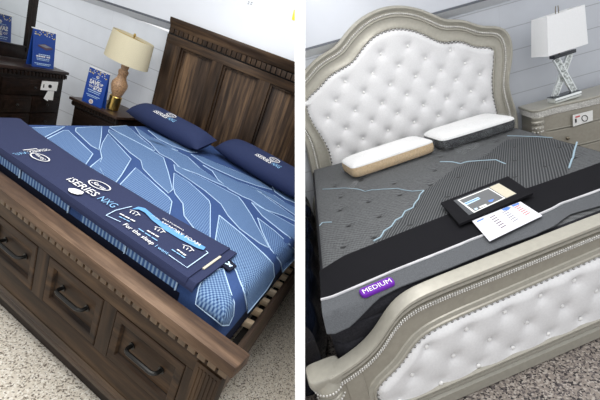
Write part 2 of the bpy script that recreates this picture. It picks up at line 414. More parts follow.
for s0, s1 in ((-.832, -.478), (-.393, -.037), (.053, .41), (.492, .859)):
    z0, z1 = .246, .475; t = .042
    mb = MB()
    # bevelled surround and sunk panel
    def rr(d, n_): return [Vector((s0 + d, n_, z0 + d)), Vector((s1 - d, n_, z0 + d)), Vector((s1 - d, n_, z1 - d)), Vector((s0 + d, n_, z1 - d))]
    mb.loft([rr(0, .05), rr(0, .029), rr(.004, .026), rr(t - .012, .028), rr(t - .006, .03), rr(t, .043)], True)
    p = rr(t, .043); mb.add(p, [(0, 1, 2, 3)])
    d = foot_obj(mb, 'drawer', m_drawer, fb, smooth=20)
    mb = MB(); 
    for dd in (0.0,):
        ribbon(mb, rr(t + .001, .043), .005, (0, -1, 0), .001, True)
    foot_obj(mb, 'drawer_bead', m_gap, d, smooth=0)
    c = (s0 + s1) / 2; zc = .367
    mb = MB(); L = .082
    mb.tube([(c - L, .046, zc), (c - L, .022, zc), (c - L + .008, .012, zc), (c - L + .02, .008, zc), (c + L - .02, .008, zc), (c + L - .008, .012, zc), (c + L, .022, zc), (c + L, .046, zc)], .0085, 8)
    for q in (-L, L): mb.tube([(c + q, .047, zc), (c + q, .039, zc)], .015, 12)
    foot_obj(mb, 'handle', m_bronze, d)
mb = MB(); mb.box(-1.02, 1.02, .034, .05, .53, .604); foot_obj(mb, 'frieze', m_gap, fb)
mb = MB(); x = .9925 - .0472 * 42
while x < 1.0: mb.box(x, x + .036, .017, .04, .553, .602, .002); x += .0472
foot_obj(mb, 'dentil_molding', m_dent, fb)
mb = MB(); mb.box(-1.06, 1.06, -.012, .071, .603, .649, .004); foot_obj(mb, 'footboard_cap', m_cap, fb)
mb = MB(); prof = [(.052, .08), (.024, .08), (.016, .088), (.016, .103), (.021, .108), (.021, .118), (.026, .123), (.028, .138), (.052, .138)]
mb.loft([[Vector((xx, a, b)) for a, b in prof] for xx in (-1.03, 1.03)], True, True)
foot_obj(mb, 'base_molding', m_gloss, fb, smooth=20)
mb = MB(); mb.box(-1.0, 1.0, .046, .06, .0, .085); foot_obj(mb, 'kick_board', m_brown, fb)
# side rail, slats
for x0, x1 in ((-.116, -.096), (-2.07, -2.04)):
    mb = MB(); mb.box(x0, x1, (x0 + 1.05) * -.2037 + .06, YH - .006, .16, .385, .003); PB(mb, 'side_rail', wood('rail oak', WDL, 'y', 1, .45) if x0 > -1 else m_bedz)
mb = MB(); mb.box(-.16, -.128, -.10, YH - .006, .16, .33); PB(mb, 'slat_ledge', m_gap)
for k in range(15):
    y = .352 + k * .112
    mb = MB(); mb.box(-2.03, -.1185, y - .017, y + .017, .345, .379, .003); PB(mb, 'slat', m_slat)

# ================================================================== LEFT: blue mattress
MZ = .69
mat_l = thing('mattress', 'blue patterned mattress on the dark wooden storage bed', 'mattress', 'L', BX)
def rrect(x0, x1, yf, y1, r, seg=6, ins=0):
    """rounded outline; front edge follows yf(x)"""
    pts = []
    x0 += ins; x1 -= ins; y1 -= ins
    cs = [(x1 - r, lambda x: yf(x) + ins, -1), (x1 - r, None, 1), (x0 + r, None, 1), (x0 + r, lambda x: yf(x) + ins, -1)]
    for k, (cx, fy, s) in enumerate(cs):
        a0 = (-pi / 2, 0, pi / 2, pi)[k]
        for i in range(seg + 1):
            a = a0 + pi / 2 * i / seg
            X = cx + r * cos(a)
            if s > 0: pts.append((X, y1 - r + r * sin(a)))
            else: pts.append((X, fy(X) + r + r * sin(a)))
    return pts
yfl = lambda x: (x + 1.05) * math.tan(YAWF['L']) + .118 / cos(YAWF['L'])
def layer(mb, x0, x1, yf, y1, r, zs, capb=True, capt=True):
    rings = [[Vector((a, b, z)) for a, b in rrect(x0, x1, yf, y1, r, 6, i)] for z, i in zs]
    mb.loft(rings, True); n = len(rings[0])
    if capb: mb.add(rings[0], [tuple(range(n - 1, -1, -1))])
    if capt: mb.add(rings[-1], [tuple(range(n))])
MX0, MX1 = -2.03, -.150
PROF = [(.498, .002), (.53, .0), (.635, .001), (.660, .006), (.676, .014), (.685, .025), (MZ, .042)]
mb = MB(); layer(mb, MX0, MX1, yfl, 2.10, .07, [(.385, .014), (.395, .006), (.485, .002), (.500, .003)])
mb.build('border', m_navy, mat_l, BX)
mb = MB(); layer(mb, MX0, MX1, yfl, 2.10, .07, PROF, False, True)
mb.build('top_cover', m_ground, mat_l, BX)
Q = [
 ([(29, 128.5), (65, 126.7), (60.5, 129.3), (42.5, 138.7)], 0),
 ([(44.8, 140.2), (63.5, 130.8), (68, 130.8), (92.8, 154.3), (84.8, 166), (60, 156)], 0),
 ([(76, 128.2), (101.8, 126.7), (101, 137.5), (98.8, 150.3), (91, 146), (75.5, 131.5)], 0),
 ([(107.8, 134.5), (131, 159.3), (121.3, 175.5), (115, 184), (104.8, 178), (98, 166.3), (101.8, 158), (100.3, 151), (102.5, 143.5)], 0),
 ([(109.3, 127.2), (126.5, 125.8), (140, 137.5), (155, 150.3), (153.5, 151), (116, 131.5)], 2),
 ([(109, 130), (123.5, 136), (143, 145.8), (163.5, 158), (168, 172), (172.3, 190), (168.5, 193.5), (155, 181.5), (143, 169), (140.8, 160.8), (129.5, 152.5), (108.5, 132)], 2),
 ([(135.5, 168.2), (149.8, 180.8), (169, 198), (171.8, 202), (169.3, 215), (150, 206), (138, 199), (119, 186)], 0),
 ([(147.5, 139.5), (159.5, 143.3), (188, 157.5), (200, 168.8), (228.5, 188.3), (212, 181), (197, 174), (180, 168), (171.5, 159.8), (159.5, 153.8), (153.5, 147)], 2),
 ([(212, 171), (232, 180), (256.5, 190.8), (263, 195), (280, 207.5), (296, 219.5), (296, 222), (283, 216), (265, 210), (250.5, 200), (243, 197), (229, 189.5), (218, 180)], 2),
 ([(173.8, 165), (197, 176), (210, 182.3), (238.5, 197.3), (242.5, 202), (251.3, 215.5), (268.5, 248), (259.5, 243.5), (240, 229.3), (228, 216), (221, 204.5), (205, 191), (190, 180.5), (175, 170.5)], 2),
 ([(174, 173.5), (188, 182), (200, 192.5), (209, 201), (210.3, 205), (209.8, 240), (195.5, 231), (184, 216), (182.8, 204), (175, 194), (173, 187)], 0),
 ([(219, 215.8), (240, 233), (264, 254.8), (272.5, 264), (274, 277), (266, 290), (256, 302), (247, 313), (245.6, 302), (243, 291), (236, 272), (228, 258), (215, 250), (215.3, 240)], 1),
 ([(257.5, 218.5), (274.5, 231.5), (296, 251), (296, 257), (282, 272), (280.5, 263), (270, 249), (262, 232)], 0),
 ([(251.5, 203), (270, 213), (296, 227.5), (296, 243), (278, 229), (262, 216)], 2),
 ([(204.4, 274), (223, 269), (233.6, 303), (232.5, 316), (228, 325), (222, 325), (196, 304), (198.8, 288)], 1),
 ([(203, 165.5), (216, 172), (236, 181.5), (257, 189), (274, 195.5), (285, 203), (296, 208.5), (296, 216), (280, 205), (262, 193), (240, 184), (215, 173)], 2),
 ([(191, 154.5), (204, 158), (216, 163.5), (240, 173), (258, 180.5), (272, 190), (257, 186), (236, 178.5), (215, 169), (203, 163)], 2),
 ([(270, 183), (285, 191), (296, 197.5), (296, 203.5), (285, 199), (275, 192)], 2),
 ([(148, 130.5), (165, 138.5), (185, 147.5), (197, 152.5), (190, 152.5), (172, 146), (158, 139)], 2),
 ([(135, 127), (150, 137), (172, 147), (178, 151), (150, 143), (140, 135)], 2),
 ([(89.8, 167.5), (101.3, 158.3), (99, 166), (104, 177), (98, 174)], 0),
]
mq = [MB(), MB(), MB()]; mp = MB()
def clip(P, d):
    """keep the part of polygon P where d(p) >= 0"""
    out = []
    for p, q in zip(P, P[1:] + P[:1]):
        a, b = d(p), d(q)
        if a >= 0: out.append(p)
        if (a >= 0) != (b >= 0): out.append(p.lerp(q, a / (a - b)))
    return out
def inset(z):
    if z >= MZ: return .042
    for (a, b), (c, d) in zip(PROF, PROF[1:]):
        if z <= c: return b + (d - b) * (z - a) / (c - a)
    return .042
def hit(u, v, lift=0.0):
    """first point of the mattress body met in direction (u, v)"""
    o, d = ray('L', u, v); s0 = (MZ - o.z) / d.z; p = o + d * s0
    ok = lambda q: q.x < MX1 - inset(q.z) and q.y > yfl(q.x) + inset(q.z)
    if ok(p): return p + Vector((0, 0, lift))
    s1 = (.515 - o.z) / d.z
    for i in range(60):
        q = o + d * (s0 + (s1 - s0) * i / 60)
        if ok(q): break
    dx = max(0, min(1, inset(max(.5, q.z)) / .02)); 
    nv = Vector((1 if q.x > MX1 - .05 else 0, -1 if q.y < yfl(q.x) + .05 else 0, .3 + 1.2 * dx)).normalized()
    return q + nv * lift
def patch(P, nrm, kind):
    if len(P) < 3: return
    c = sum(P, Vector()) / len(P); nrm = Vector(nrm)
    up = [p + (c - p) * min(.5, .009 / max(.02, (c - p).length)) + nrm * .006 for p in P]
    mq[kind].loft([P, up], True); mq[kind].add(up, [tuple(range(len(up)))])
    mp.tube([p + nrm * .002 for p in P + P[:1]], .003, 6, up=nrm)
for pts, kind in Q:
    px = []
    for (a, b), (c, d) in zip(pts, pts[1:] + pts[:1]): px += [(a + (c - a) * i / 3, b + (d - b) * i / 3) for i in range(3)]
    T_ = [spot('L', u, v, z=MZ + .001) for u, v in px]
    if max(p.x for p in T_) < MX1 - .045 and min(p.y - yfl(p.x) for p in T_) > .045:
        T_ = clip(T_, lambda p: p.x - MX0 - .03); patch(T_, (0, 0, 1), kind); continue
    # shapes that run over the rounded edge: lay them on the mattress surface
    cu = sum(u for u, v in px) / len(px); cv = sum(v for u, v in px) / len(px)
    rg = []
    for k, lift in ((1, .001), (.965, .0055), (.8, .006), (.6, .006), (.4, .006), (.2, .006), (.02, .006)):
        rg.append([hit(cu + (u - cu) * k, cv + (v - cv) * k, lift) for u, v in px])
    mq[kind].loft(rg, True)
    mp.tube([hit(u, v, .003) for u, v in px + px[:1]], .003, 6)
for k, (b, mm) in enumerate(zip(mq, (m_quilt, m_dots, m_quilt2))): b.build('quilted_pattern', mm, mat_l, BX, 50)
mp.build('piping', m_pipe, mat_l, BX, 60)
# patterned stretches of the front and right side band
mb = MB(); ml = MB()
ca, sa = cos(YAWF['L']), sin(YAWF['L'])
def fpt(s, n, z): return Vector((-1.05 + ca * s - sa * n, sa * s + ca * n, z))
for s0, s1 in ((-.98, -.40), (-.385, -.02), (.07, .36), (.372, .655)):
    mb.add([fpt(s0, .1165, .643), fpt(s1, .1165, .643), fpt(s1, .1165, .682), fpt(s0, .1165, .682)], [(0, 1, 2, 3)])
    ml.tube([fpt(s1, .1165, .640), fpt(s1, .1165, .682)], .0035, 6)
nb = MB(); nb.loft([[fpt(-.97 + 1.65 * i / 20, .1166, .50) for i in range(21)], [fpt(-.97 + 1.65 * i / 20, .1166, .642) for i in range(21)]], False); nb.build('front_band', m_navy, mat_l, BX, 0)
mb.build('side_pattern', m_strp, mat_l, BX, 0); ml.build('side_piping', m_pipe, mat_l, BX)

# ================================================================== LEFT: runner
run = thing('mattress_runner', 'navy printed display runner lying across the foot of the blue mattress', 'bed runner', 'L', (-1.2, .35, MZ))
RO = (-1.2, .35, MZ); RZ = MZ + .026
far = [(-2.06, .66), (-1.784, .572), (-1.207, .44), (-.75, .372), (-.372, .318)]
def farY(x):
    for (a, b), (c, d) in zip(far, far[1:]):
        if x <= c: return b + (d - b) * (x - a) / (c - a)
    return far[-1][1]
def runf(x0, x1, dz, nx=40, ny=16, xr=0.0):
    def fn(u, v):
        x = x0 + (x1 - x0) * u
        yn = yfl(x) + .004; yf_ = farY(x)
        if v > .12: y = yn + (yf_ - yn) * (v - .12) / .88; z = RZ + dz + .003 * sin(9 * x + 4 * y) * sin(11 * y)
        else: t = v / .12; y = yn - .012 * (1 - t) ** .5; z = RZ + dz - .026 * (1 - t)
        z -= .004 * max(0, (v - .97) / .03)
        xx = x + xr * (v)
        if x < -2.04: z -= (-2.04 - x) * 1.6
        return Vector((xx, y, z))
    return fn
mb = MB(); f1 = runf(-2.10, -.345, .006); mb.grid(f1, 46, 18); mb.grid(lambda u, v: f1(u, v) - Vector((0, 0, .008)), 46, 18)
n = 0
mb.loft([[f1(i / 40, v) for i in range(41)] for v in (1,)] + [[f1(i / 40, 1) - Vector((0, 0, .014)) for i in range(41)]], False)
mb.loft([[f1(1, v / 20) for v in range(21)], [f1(1, v / 20) - Vector((0, 0, .010)) for v in range(21)]], False)
mb.build('cloth', m_runner, run, RO, 40)
mb = MB(); f2 = runf(-1.1, -.305, -.001); mb.grid(f2, 20, 16); mb.grid(lambda u, v: f2(u, v) - Vector((0, 0, .008)), 20, 16)
mb.loft([[f2(1, v / 20) for v in range(21)], [f2(1, v / 20) - Vector((0, 0, .010)) for v in range(21)]], False)
mb.build('folded_end', m_runner, run, RO, 40)
mb = MB(); mb.prism([Vector((-.349, .075, RZ - .001)), Vector((-.335, .075, RZ - .001)), Vector((-.335, .215, RZ - .001)), Vector((-.349, .215, RZ - .001))], (0, 0, .005)); mb.build('card_edge', m_cream, run, RO, 0)
mb = MB(); mb.prism([Vector((-.33, .18, MZ + .010)), Vector((-.262, .165, MZ + .010)), Vector((-.258, .225, MZ + .010)), Vector((-.31, .25, MZ + .010))], (0, 0, .006))
tg = mb.build('fabric_tag', m_navy, run, RO, 0)
mb = MB(); ribbon(mb, [(-.305, .20, MZ + .016), (-.27, .205, MZ + .016)], .010, (0, 0, 1)); ribbon(mb, [(-.30, .225, MZ + .016), (-.275, .19, MZ + .016)], .007, (0, 0, 1), .002); mb.build('tag_print', m_pale, tg, RO, 0)
PZ = RZ + .011
def rp(u, v): return spot('L', u, v, z=PZ)
def rtext(mb, s, a, b, h, flip=1, **k):
    text(mb, s, rp(*a), rp(*b), (0, flip, 0), h, .002, **k)
def oval(mb, c, a, b, ang, w, z=PZ, n=28):
    pts = [Vector((c[0] + a * cos(t) * cos(ang) - b * sin(t) * sin(ang), c[1] + a * cos(t) * sin(ang) + b * sin(t) * cos(ang), z)) for t in [2 * pi * i / n for i in range(n)]]
    ribbon(mb, pts, w, (0, 0, 1), .002, True)
W_ = MB(); I_ = MB(); B_ = MB(); Pp = MB()
rtext(W_, 'iSERIES', (64, 178.5), (93, 196.5), .046, bold=.004, shear=-.35)
rtext(I_, 'NXG', (95, 198), (112, 208), .046, bold=-.006, shear=-.35)
c = rp(99.5, 185.5); oval(W_, c, .060, .036, -.16, .006)
text(W_, 'Serta', c + Vector((-.042, -.010, 0)), c + Vector((.045, -.024, 0)), (0, 1, 0), .026, .002, bold=.008, shear=.2)
c = rp(40, 157.5); oval(W_, c, .052, .032, -.2, .006); text(W_, 'Serta', c + Vector((.034, .004, 0)), c + Vector((-.036, .018, 0)), (0, -1, 0), .022, .002, bold=.008)
rtext(W_, 'iSERIES', (51.5, 149.8), (31, 152.5), .026, -1, bold=.0, shear=.2)
rtext(I_, 'NXG', (29.5, 153), (17, 154.8), .026, -1, bold=-.008, shear=.2)
ribbon(W_, [rp(23, 150.3), rp(37, 148.8)], .006, (0, 0, 1))
# outline bracket and speech band
ribbon(Pp, [rp(132, 206.5), rp(115.5, 210.5), rp(106, 215.5), rp(120.5, 222)], .004, (0, 0, 1))
ribbon(Pp, [rp(206, 251), rp(208, 253), rp(187, 267.8), rp(168.5, 255)], .004, (0, 0, 1))
pb = [rp(*q) + Vector((0, 0, .002)) for q in ((132, 209.5), (138, 207), (145, 208.5), (151, 213.5), (160, 221), (175, 230.5), (190, 239.5), (205.5, 247.5), (203.5, 250.3), (197, 248.3), (180, 239.5), (165, 230.5), (152, 220.5), (145, 213), (139, 209.8))]
Bm = MB(); Bm.add(pb, [tuple(range(len(pb)))]); 
rtext(W_, 'GEL MEMORY FOAM', (149, 216.5), (199, 246.5), .022, bold=.004, shear=-.3)
rtext(W_, 'FEATURING', (162, 219), (183, 231), .010, bold=.0)
rtext(W_, 'For the sleep', (121.5, 224.5), (151.5, 245), .024, bold=.006, shear=-.3)
rtext(I_, 'I want', (153.5, 246.3), (167, 255), .020, bold=0, shear=-.3)
def icon(cu, cv, k=1):
    c = rp(cu, cv)
    for d in (-.02, 0, .02): ribbon(W_, [c + Vector((d, .012, 0)), c + Vector((d * .7 + .004, -.008, 0))], .004, (0, 0, 1))
    ribbon(W_, [c + Vector((-.03, .016, 0)), c + Vector((0, .026, 0)), c + Vector((.03, .010, 0))], .004, (0, 0, 1))
def bars(mb, a, b, w=.008):
    p, q = rp(*a), rp(*b); n_ = 3
    for i in range(n_):
        t0 = i / n_ + .02; t1 = (i + 1) / n_ - .04
        ribbon(mb, [p + (q - p) * t0, p + (q - p) * t1], w, (0, 0, 1))
icon(133, 213.5); bars(W_, (119.5, 213.5), (135.5, 222), .008); bars(I_, (119, 216.5), (130, 222), .006)
icon(158, 230.5); bars(W_, (147, 230.5), (159, 237.5), .008); bars(I_, (138, 228.5), (158, 241.5), .006)
icon(186.5, 249); bars(W_, (177, 249.5), (186, 256), .008); bars(I_, (171.5, 249.5), (185.5, 258.5), .006)
# the small pale blob patch
pp = [rp(*q) + Vector((0, 0, .002)) for q in ((68.5, 188.5), (75, 188.8), (80, 190.5), (84, 192.5), (82, 194.5), (77, 194.8), (71, 193), (68.3, 191))]
W_.add(pp, [tuple(range(len(pp)))])
W_.build('white_print', m_white, run, RO, 0); I_.build('ice_blue_print', m_ice, run, RO, 0); Bm.build('speech_band', m_sky, run, RO, 0); Pp.build('pale_print', m_pale, run, RO, 0)

# ================================================================== pillows
def pillow_mesh(L, H, T, nu=34, nv=22, pinch=.10, pw=.62):
    """lozenge cushion in its own frame: x long, y up the face, z thickness"""
    mb = MB()
    def side(sg):
        def fn(u, v):
            a = u * 2 - 1; b = v * 2 - 1
            k = ((1 - abs(a) ** 5) * (1 - abs(b) ** 2.4)); h = T / 2 * max(0, k) ** pw
            x = L / 2 * a * (1 - pinch * .5 * (1 - b * b) * 0) ; y = H / 2 * b * (1 - pinch * (abs(a) ** 3)) 
            return Vector((x, y, sg * h))
        return fn
    mb.grid(side(1), nu, nv); mb.grid(side(-1), nu, nv); return mb
def frame3(c, ex, ey):
    ex = Vector(ex).normalized(); ey = Vector(ey); ey = (ey - ex * ey.dot(ex)).normalized(); ez = ex.cross(ey)
    M = Matrix.Identity(4)
    for i in range(3): M[i][0], M[i][1], M[i][2], M[i][3] = ex[i], ey[i], ez[i], c[i]
    return M
def navy_pillow(label, a, b, H, T, tilt, lift, tx):
    """a, b: ends of the bottom edge on the mattress"""
    a = Vector(a); b = Vector(b); L = (b - a).length; ex = (b - a).normalized()
    up = Vector((0, 0, 1)); back = up.cross(ex)
    ey = (back * cos(tilt) + up * sin(tilt)).normalized()
    c = (a + b) / 2 + ey * (H / 2) + Vector((0, 0, lift))
    M = frame3(c, ex, ey)
    o = bpy.data.objects.new('display_pillow', None); COL.objects.link(o); o.matrix_world = BAY['L'] @ M
    tag(o, label, 'pillow', 'navy display pillows')
    mb = pillow_mesh(L, H, T); mb.build('pillow_cover', m_pill, o, (0, 0, 0), 60, weld=True)
    def surf(x, y):
        k = (1 - abs(2 * x / L) ** 5) * (1 - abs(2 * y / H) ** 2.4); return T / 2 * max(0, k) ** .62 + .003
    for s, x0, x1, y0, h, mm, bd in tx:
        t = MB(); vs, fs, w_ = glyphs(s, bd, .15)
        sc = (x1 - x0) / w_
        t.add([Vector((x0 + v.x * sc, y0 + v.y * h / .7, surf(x0 + v.x * sc, y0 + v.y * h / .7))) for v in vs], fs)
        t.build('white_print' if mm is m_white else 'ice_blue_print', mm, o, (0, 0, 0), 0)
    t = MB(); cx_, cy_ = tx[0][1] + .60 * (tx[1][2] - tx[0][1]), tx[0][3] + tx[0][4] + .032
    pts = [Vector((cx_ + .052 * cos(q), cy_ + .026 * sin(q), surf(cx_ + .052 * cos(q), cy_ + .026 * sin(q)))) for q in [2 * pi * i / 24 for i in range(24)]]
    ribbon(t, pts, .007, (0, 0, 1), .001, True)
    vs, fs, w_ = glyphs('Serta', .006, .2); sc = .07 / w_
    t.add([Vector((cx_ - .036 + v.x * sc, cy_ - .008 + v.y * .020 / .7, surf(cx_ - .036 + v.x * sc, cy_ - .008 + v.y * .03) + .001)) for v in vs], fs)
    t.build('emblem', m_white, o, (0, 0, 0), 0)
    return o
navy_pillow('navy printed pillow against the headboard beside the brass and stone lamp', (-2.25, 1.735, MZ + .014), (-1.33, 1.515, MZ + .014), .26, .185, .42, .034,
            [('iSERIES', -.16, .02, -.045, .036, m_white, .012), ('NXG', .028, .115, -.045, .036, m_ice, .004)])
navy_pillow('navy printed pillow cut off by the white gutter wall', (-1.32, 1.765, MZ + .014), (-.28, 1.375, MZ + .014), .29, .185, .42, .044,
            [('iSERIES', -.10, .09, -.045, .036, m_white, .012), ('NXG', .098, .19, -.045, .036, m_ice, .004)])

# ================================================================== LEFT: nightstand with sign and lamp
NZ = .655
ns = thing('nightstand', 'dark brown wooden nightstand with dentil trim under the cream lamp', 'nightstand', 'L', (-2.60, 1.98, 0))
NO = (-2.60, 1.98, 0)
mb = MB(); mb.box(-2.83, -2.335, 1.775, 2.235, .06, NZ - .045, .004); mb.build('body', m_brown, ns, NO)
mb = MB(); mb.box(-2.872, -2.318, 1.742, 2.25, NZ - .028, NZ, .006); mb.build('top', wood('espresso top', [(.018, .010, .007), (.04, .023, .016), (.07, .043, .031)], 'x', 1, .35, 14, .3), ns, NO)
mb = MB(); mb.box(-2.845, -2.33, 1.758, 1.785, NZ - .075, NZ - .028); mb.build('frieze', m_gap, ns, NO)
mb = MB(); x = -2.845
while x < -2.35: mb.box(x, x + .022, 1.75, 1.765, NZ - .066, NZ - .034, .002); x += .034
mb.build('dentil_molding', m_brown, ns, NO)
for z0, z1 in ((.36, NZ - .09), (.08, .345)):
    mb = MB(); mb.box(-2.80, -2.36, 1.755, 1.78, z0, z1, .006); d = mb.build('drawer', m_brown, ns, NO)
    mb = MB(); mb.box(-2.775, -2.385, 1.752, 1.757, z0 + .03, z1 - .03, .004); mb.build('drawer_panel', m_brown, d, NO)
    mb = MB(); mb.ball((-2.58, 1.74, (z0 + z1) / 2), .014); mb.build('knob', m_bronze, d, NO)
for xx in (-2.83, -2.39):
    for yy in (1.78, 2.18):
        mb = MB(); mb.box(xx, xx + .05, yy, yy + .05, 0, .07); mb.build('leg', m_brown, ns, NO)

def tent_sign(label, c, yaw, W, H, D, bay='L'):
    o = thing('tent_sign', label, 'sign', bay, c, yaw, 'blue tent signs')
    th = .003
    def leaf(sg, mb):
        yb, yt = sg * D / 2, sg * .004
        mb.add([Vector((-W / 2, yb, 0)), Vector((W / 2, yb, 0)), Vector((W / 2, yt, H)), Vector((-W / 2, yt, H)),
                Vector((-W / 2, yb - sg * th, 0)), Vector((W / 2, yb - sg * th, 0)), Vector((W / 2, yt - sg * th, H)), Vector((-W / 2, yt - sg * th, H))],
               [(0, 1, 2, 3), (4, 5, 6, 7), (0, 1, 5, 4), (3, 2, 6, 7), (0, 3, 7, 4), (1, 2, 6, 5)])
    mb = MB(); leaf(-1, mb); mb.build('front_face', m_blue, o, (0, 0, 0), 0)
    mb = MB(); leaf(1, mb); mb.build('back_face', m_blue, o, (0, 0, 0), 0)
    mb = MB()
    mb.box(-W / 2, W / 2, -.005, .02, H - .002, H + .006); mb.build('white_edge', m_card, o, (0, 0, 0), 0)
    def on(x, z, sg=-1):  # point on a face: x across as read, z up
        k = z / H; return Vector((x if sg < 0 else -x, sg * (D / 2 * (1 - k) + .004 * k + .0012), z))
    nrm = lambda sg: Vector((0, sg, .15)).normalized()
    return o, on, nrm
def sign_face(o, on, nrm, sg, W, H, kind):
    wt = MB(); yl = MB(); pl = MB(); og = MB(); pm = MB(); tn = MB()
    rnd = random.Random(3 if sg < 0 else 5)
    for i in range(26):
        x = (rnd.random() - .5) * W * .92; z = H * (.985 - .13 * rnd.random() ** 1.5 - (.05 if abs(x) > W * .3 else 0) * rnd.random())
        (yl if i % 2 else wt).prism([on(x + a * .004, z + b * .004, sg) for a, b in ((-1, -1), (1, -1), (1, 1), (-1, 1))], nrm(sg) * .001)
    def T(mb, s, x0, x1, z, h, bold=.0): text(mb, s, on(x0 * W, z * H, sg), on(x1 * W, z * H, sg), on(0, H, sg) - on(0, 0, sg), h * H, .0012, bold)
    def bar(mb, x0, x1, z, h): 
        n_ = max(2, int((x1 - x0) / .09))
        for i in range(n_):
            a = x0 + (x1 - x0) * i / n_; b = x0 + (x1 - x0) * (i + .82) / n_
            mb.prism([on(a * W, z * H, sg), on(b * W, z * H, sg), on(b * W, (z + h) * H, sg), on(a * W, (z + h) * H, sg)], nrm(sg) * .001)
    def disc(mb, x, z, r, k=16, e=1): mb.prism([on(x * W + r * W * cos(2 * pi * i / k), z * H + r * W * e * sin(2 * pi * i / k), sg) for i in range(k)], nrm(sg) * .001)
    if kind == 'save':
        disc(wt, 0, .80, .075, e=.8); disc(pm, .01, .80, .05, e=.7)
        bar(pl, -.26, .22, .725, .012)
        T(wt, 'SAVE', -.34, .16, .575, .115, .045); T(wt, 'UP', .19, .34, .60, .065, .04)
        T(wt, 'TO', -.34, -.14, .47, .06, .035); T(wt, '$725', -.10, .33, .445, .105, .045)
        bar(pl, -.34, .32, .385, .02); bar(pl, -.30, .28, .335, .016); bar(pl, -.36, .34, .25, .016); bar(pl, -.30, .24, .21, .014)
        disc(wt, -.05, .085, .105); disc(og, -.05, .083, .075); disc(wt, -.05, .065, .04)
    else:
        pm.prism([on(x * W, z * H, sg) for x, z in ((-.30, .60), (.0, .655), (.38, .58), (.36, .54), (.08, .49), (-.28, .565))], nrm(sg) * .001)
        tn.prism([on(x * W, z * H, sg) for x, z in ((-.26, .60), (.0, .64), (.34, .585), (.06, .555))], nrm(sg) * .0016)
        bar(pl, -.24, .30, .345, .022); bar(wt, -.34, .08, .285, .04); bar(wt, .12, .30, .285, .04); bar(pl, -.32, .28, .235, .02); bar(pl, -.30, .26, .20, .014); bar(pl, -.40, .36, .10, .018); bar(pl, -.30, .3, .065, .014)
    wt.build('white_print', m_white, o, (0, 0, 0), 0)
    if yl.v: yl.build('yellow_print', m_yel, o, (0, 0, 0), 0)
    pl.build('pale_print', m_pale, o, (0, 0, 0), 0)
    if og.v: og.build('orange_print', m_orange, o, (0, 0, 0), 0)
    if pm.v: pm.build('dark_print', m_plum, o, (0, 0, 0), 0)
    if tn.v: tn.build('lilac_print', m_grey, o, (0, 0, 0), 0)
sg_o, on, nr = tent_sign('blue tent sign reading SAVE UP TO $725 on the nightstand', (-2.645, 1.80, NZ + .002), .05, .215, .335, .055)
sign_face(sg_o, on, nr, -1, .215, .335, 'save')

lamp = thing('table_lamp', 'brass and tan stone table lamp with cream drum shade on the dark nightstand', 'lamp', 'L', (-2.525, 1.90, NZ + .010))
lamp.matrix_world = lamp.matrix_world @ Matrix.Rotation(math.radians(6), 4, 'Y')
mb = MB(); mb.lathe([(.050, 0), (.054, .004), (.054, .135), (.049, .142)], (0, 0, 0), 32); mb.build('base', m_gold, lamp)
mb = MB(); prof = [(.05, .14), (.066, .17), (.080, .21), (.086, .245), (.080, .275), (.060, .305), (.045, .325), (.040, .36), (.046, .375), (.046, .40), (.030, .415), (.036, .44), (.036, .465), (.02, .48)]
rings = []
for k, (r, z) in enumerate(prof):
    r *= .86
    rings.append([Vector((r * (1 + .13 * cos(2 * a + z * 11)) * cos(a), r * (1 + .13 * cos(2 * a + z * 11)) * sin(a), z)) for a in [2 * pi * i / 28 for i in range(28)]])
mb.loft(rings, True, True); mb.build('body', m_stone, lamp, (0, 0, 0), 60)
mb = MB(); rings = [[Vector((r * cos(2 * pi * i / 40), r * sin(2 * pi * i / 40), z)) for i in range(40)] for r, z in ((.176, .735), (.190, .485), (.187, .485), (.173, .735))]
mb.loft(rings + [rings[0]], True); mb.build('lamp_shade', m_shade, lamp, (0, 0, 0), 40)
mb = MB(); mb.tube([(0, 0, .475), (0, 0, .74)], .006, 8); mb.ball((0, 0, .752), .012, sc=(1, 1, 1.5))
for a in range(3): mb.tube([(0, 0, .725), (.172 * cos(a * 2.1), .172 * sin(a * 2.1), .73)], .003, 6)
mb.build('finial', m_gold, lamp)

# ================================================================== LEFT: dresser with mirror
DZ = .81
DA = Vector((-3.19, 2.0, 0)); dyaw = math.radians(10)
dr = thing('dresser', 'dark brown dresser with dentil trim carrying the framed mirror by the block wall', 'dresser', 'L', DA, dyaw)
# local: x from front (0) back to -.42, y from far end (0) towards the viewer (-1.3)
mb = MB(); mb.box(-.44, -.03, -1.38, -.025, .05, DZ - .07, .004); mb.build('body', m_brown, dr)
mb = MB(); mb.box(-.46, 0, -1.42, 0, DZ - .03, DZ, .006); mb.build('top', wood('espresso dresser top', [(.010, .005, .004), (.022, .012, .009), (.045, .027, .02)], 'y', 1, .35, 14, .3), dr)
mb = MB(); mb.box(-.45, -.022, -1.40, -.014, DZ - .085, DZ - .03); mb.build('frieze', m_gap, dr)
mb = MB(); y = -1.4
while y < -.03: mb.box(-.03, -.008, y, y + .025, DZ - .075, DZ - .038, .002); y += .039
mb.build('dentil_molding', m_brown, dr)
for z0, z1 in ((.555, .70), (.385, .54), (.21, .37), (.06, .195)):
    for y0, y1 in ((-1.36, -.72), (-.70, -.06)):
        if z0 < .5: yy = [(y0, y0 + .31), (y0 + .33, y1)] 
        else: yy = [(y0, y1)]
        for a, b in yy:
            mb = MB(); mb.box(-.04, -.016, a, b, z0, z1, .005); d = mb.build('drawer', m_brown, dr)
            mb = MB(); mb.box(-.02, -.011, a + .035, b - .035, z0 + .035, z1 - .035, .006); mb.build('drawer_panel', m_brown, d)
            mb = MB(); mb.ball((-.002, (a + b) / 2, (z0 + z1) / 2), .012); mb.build('knob', m_bronze, d)
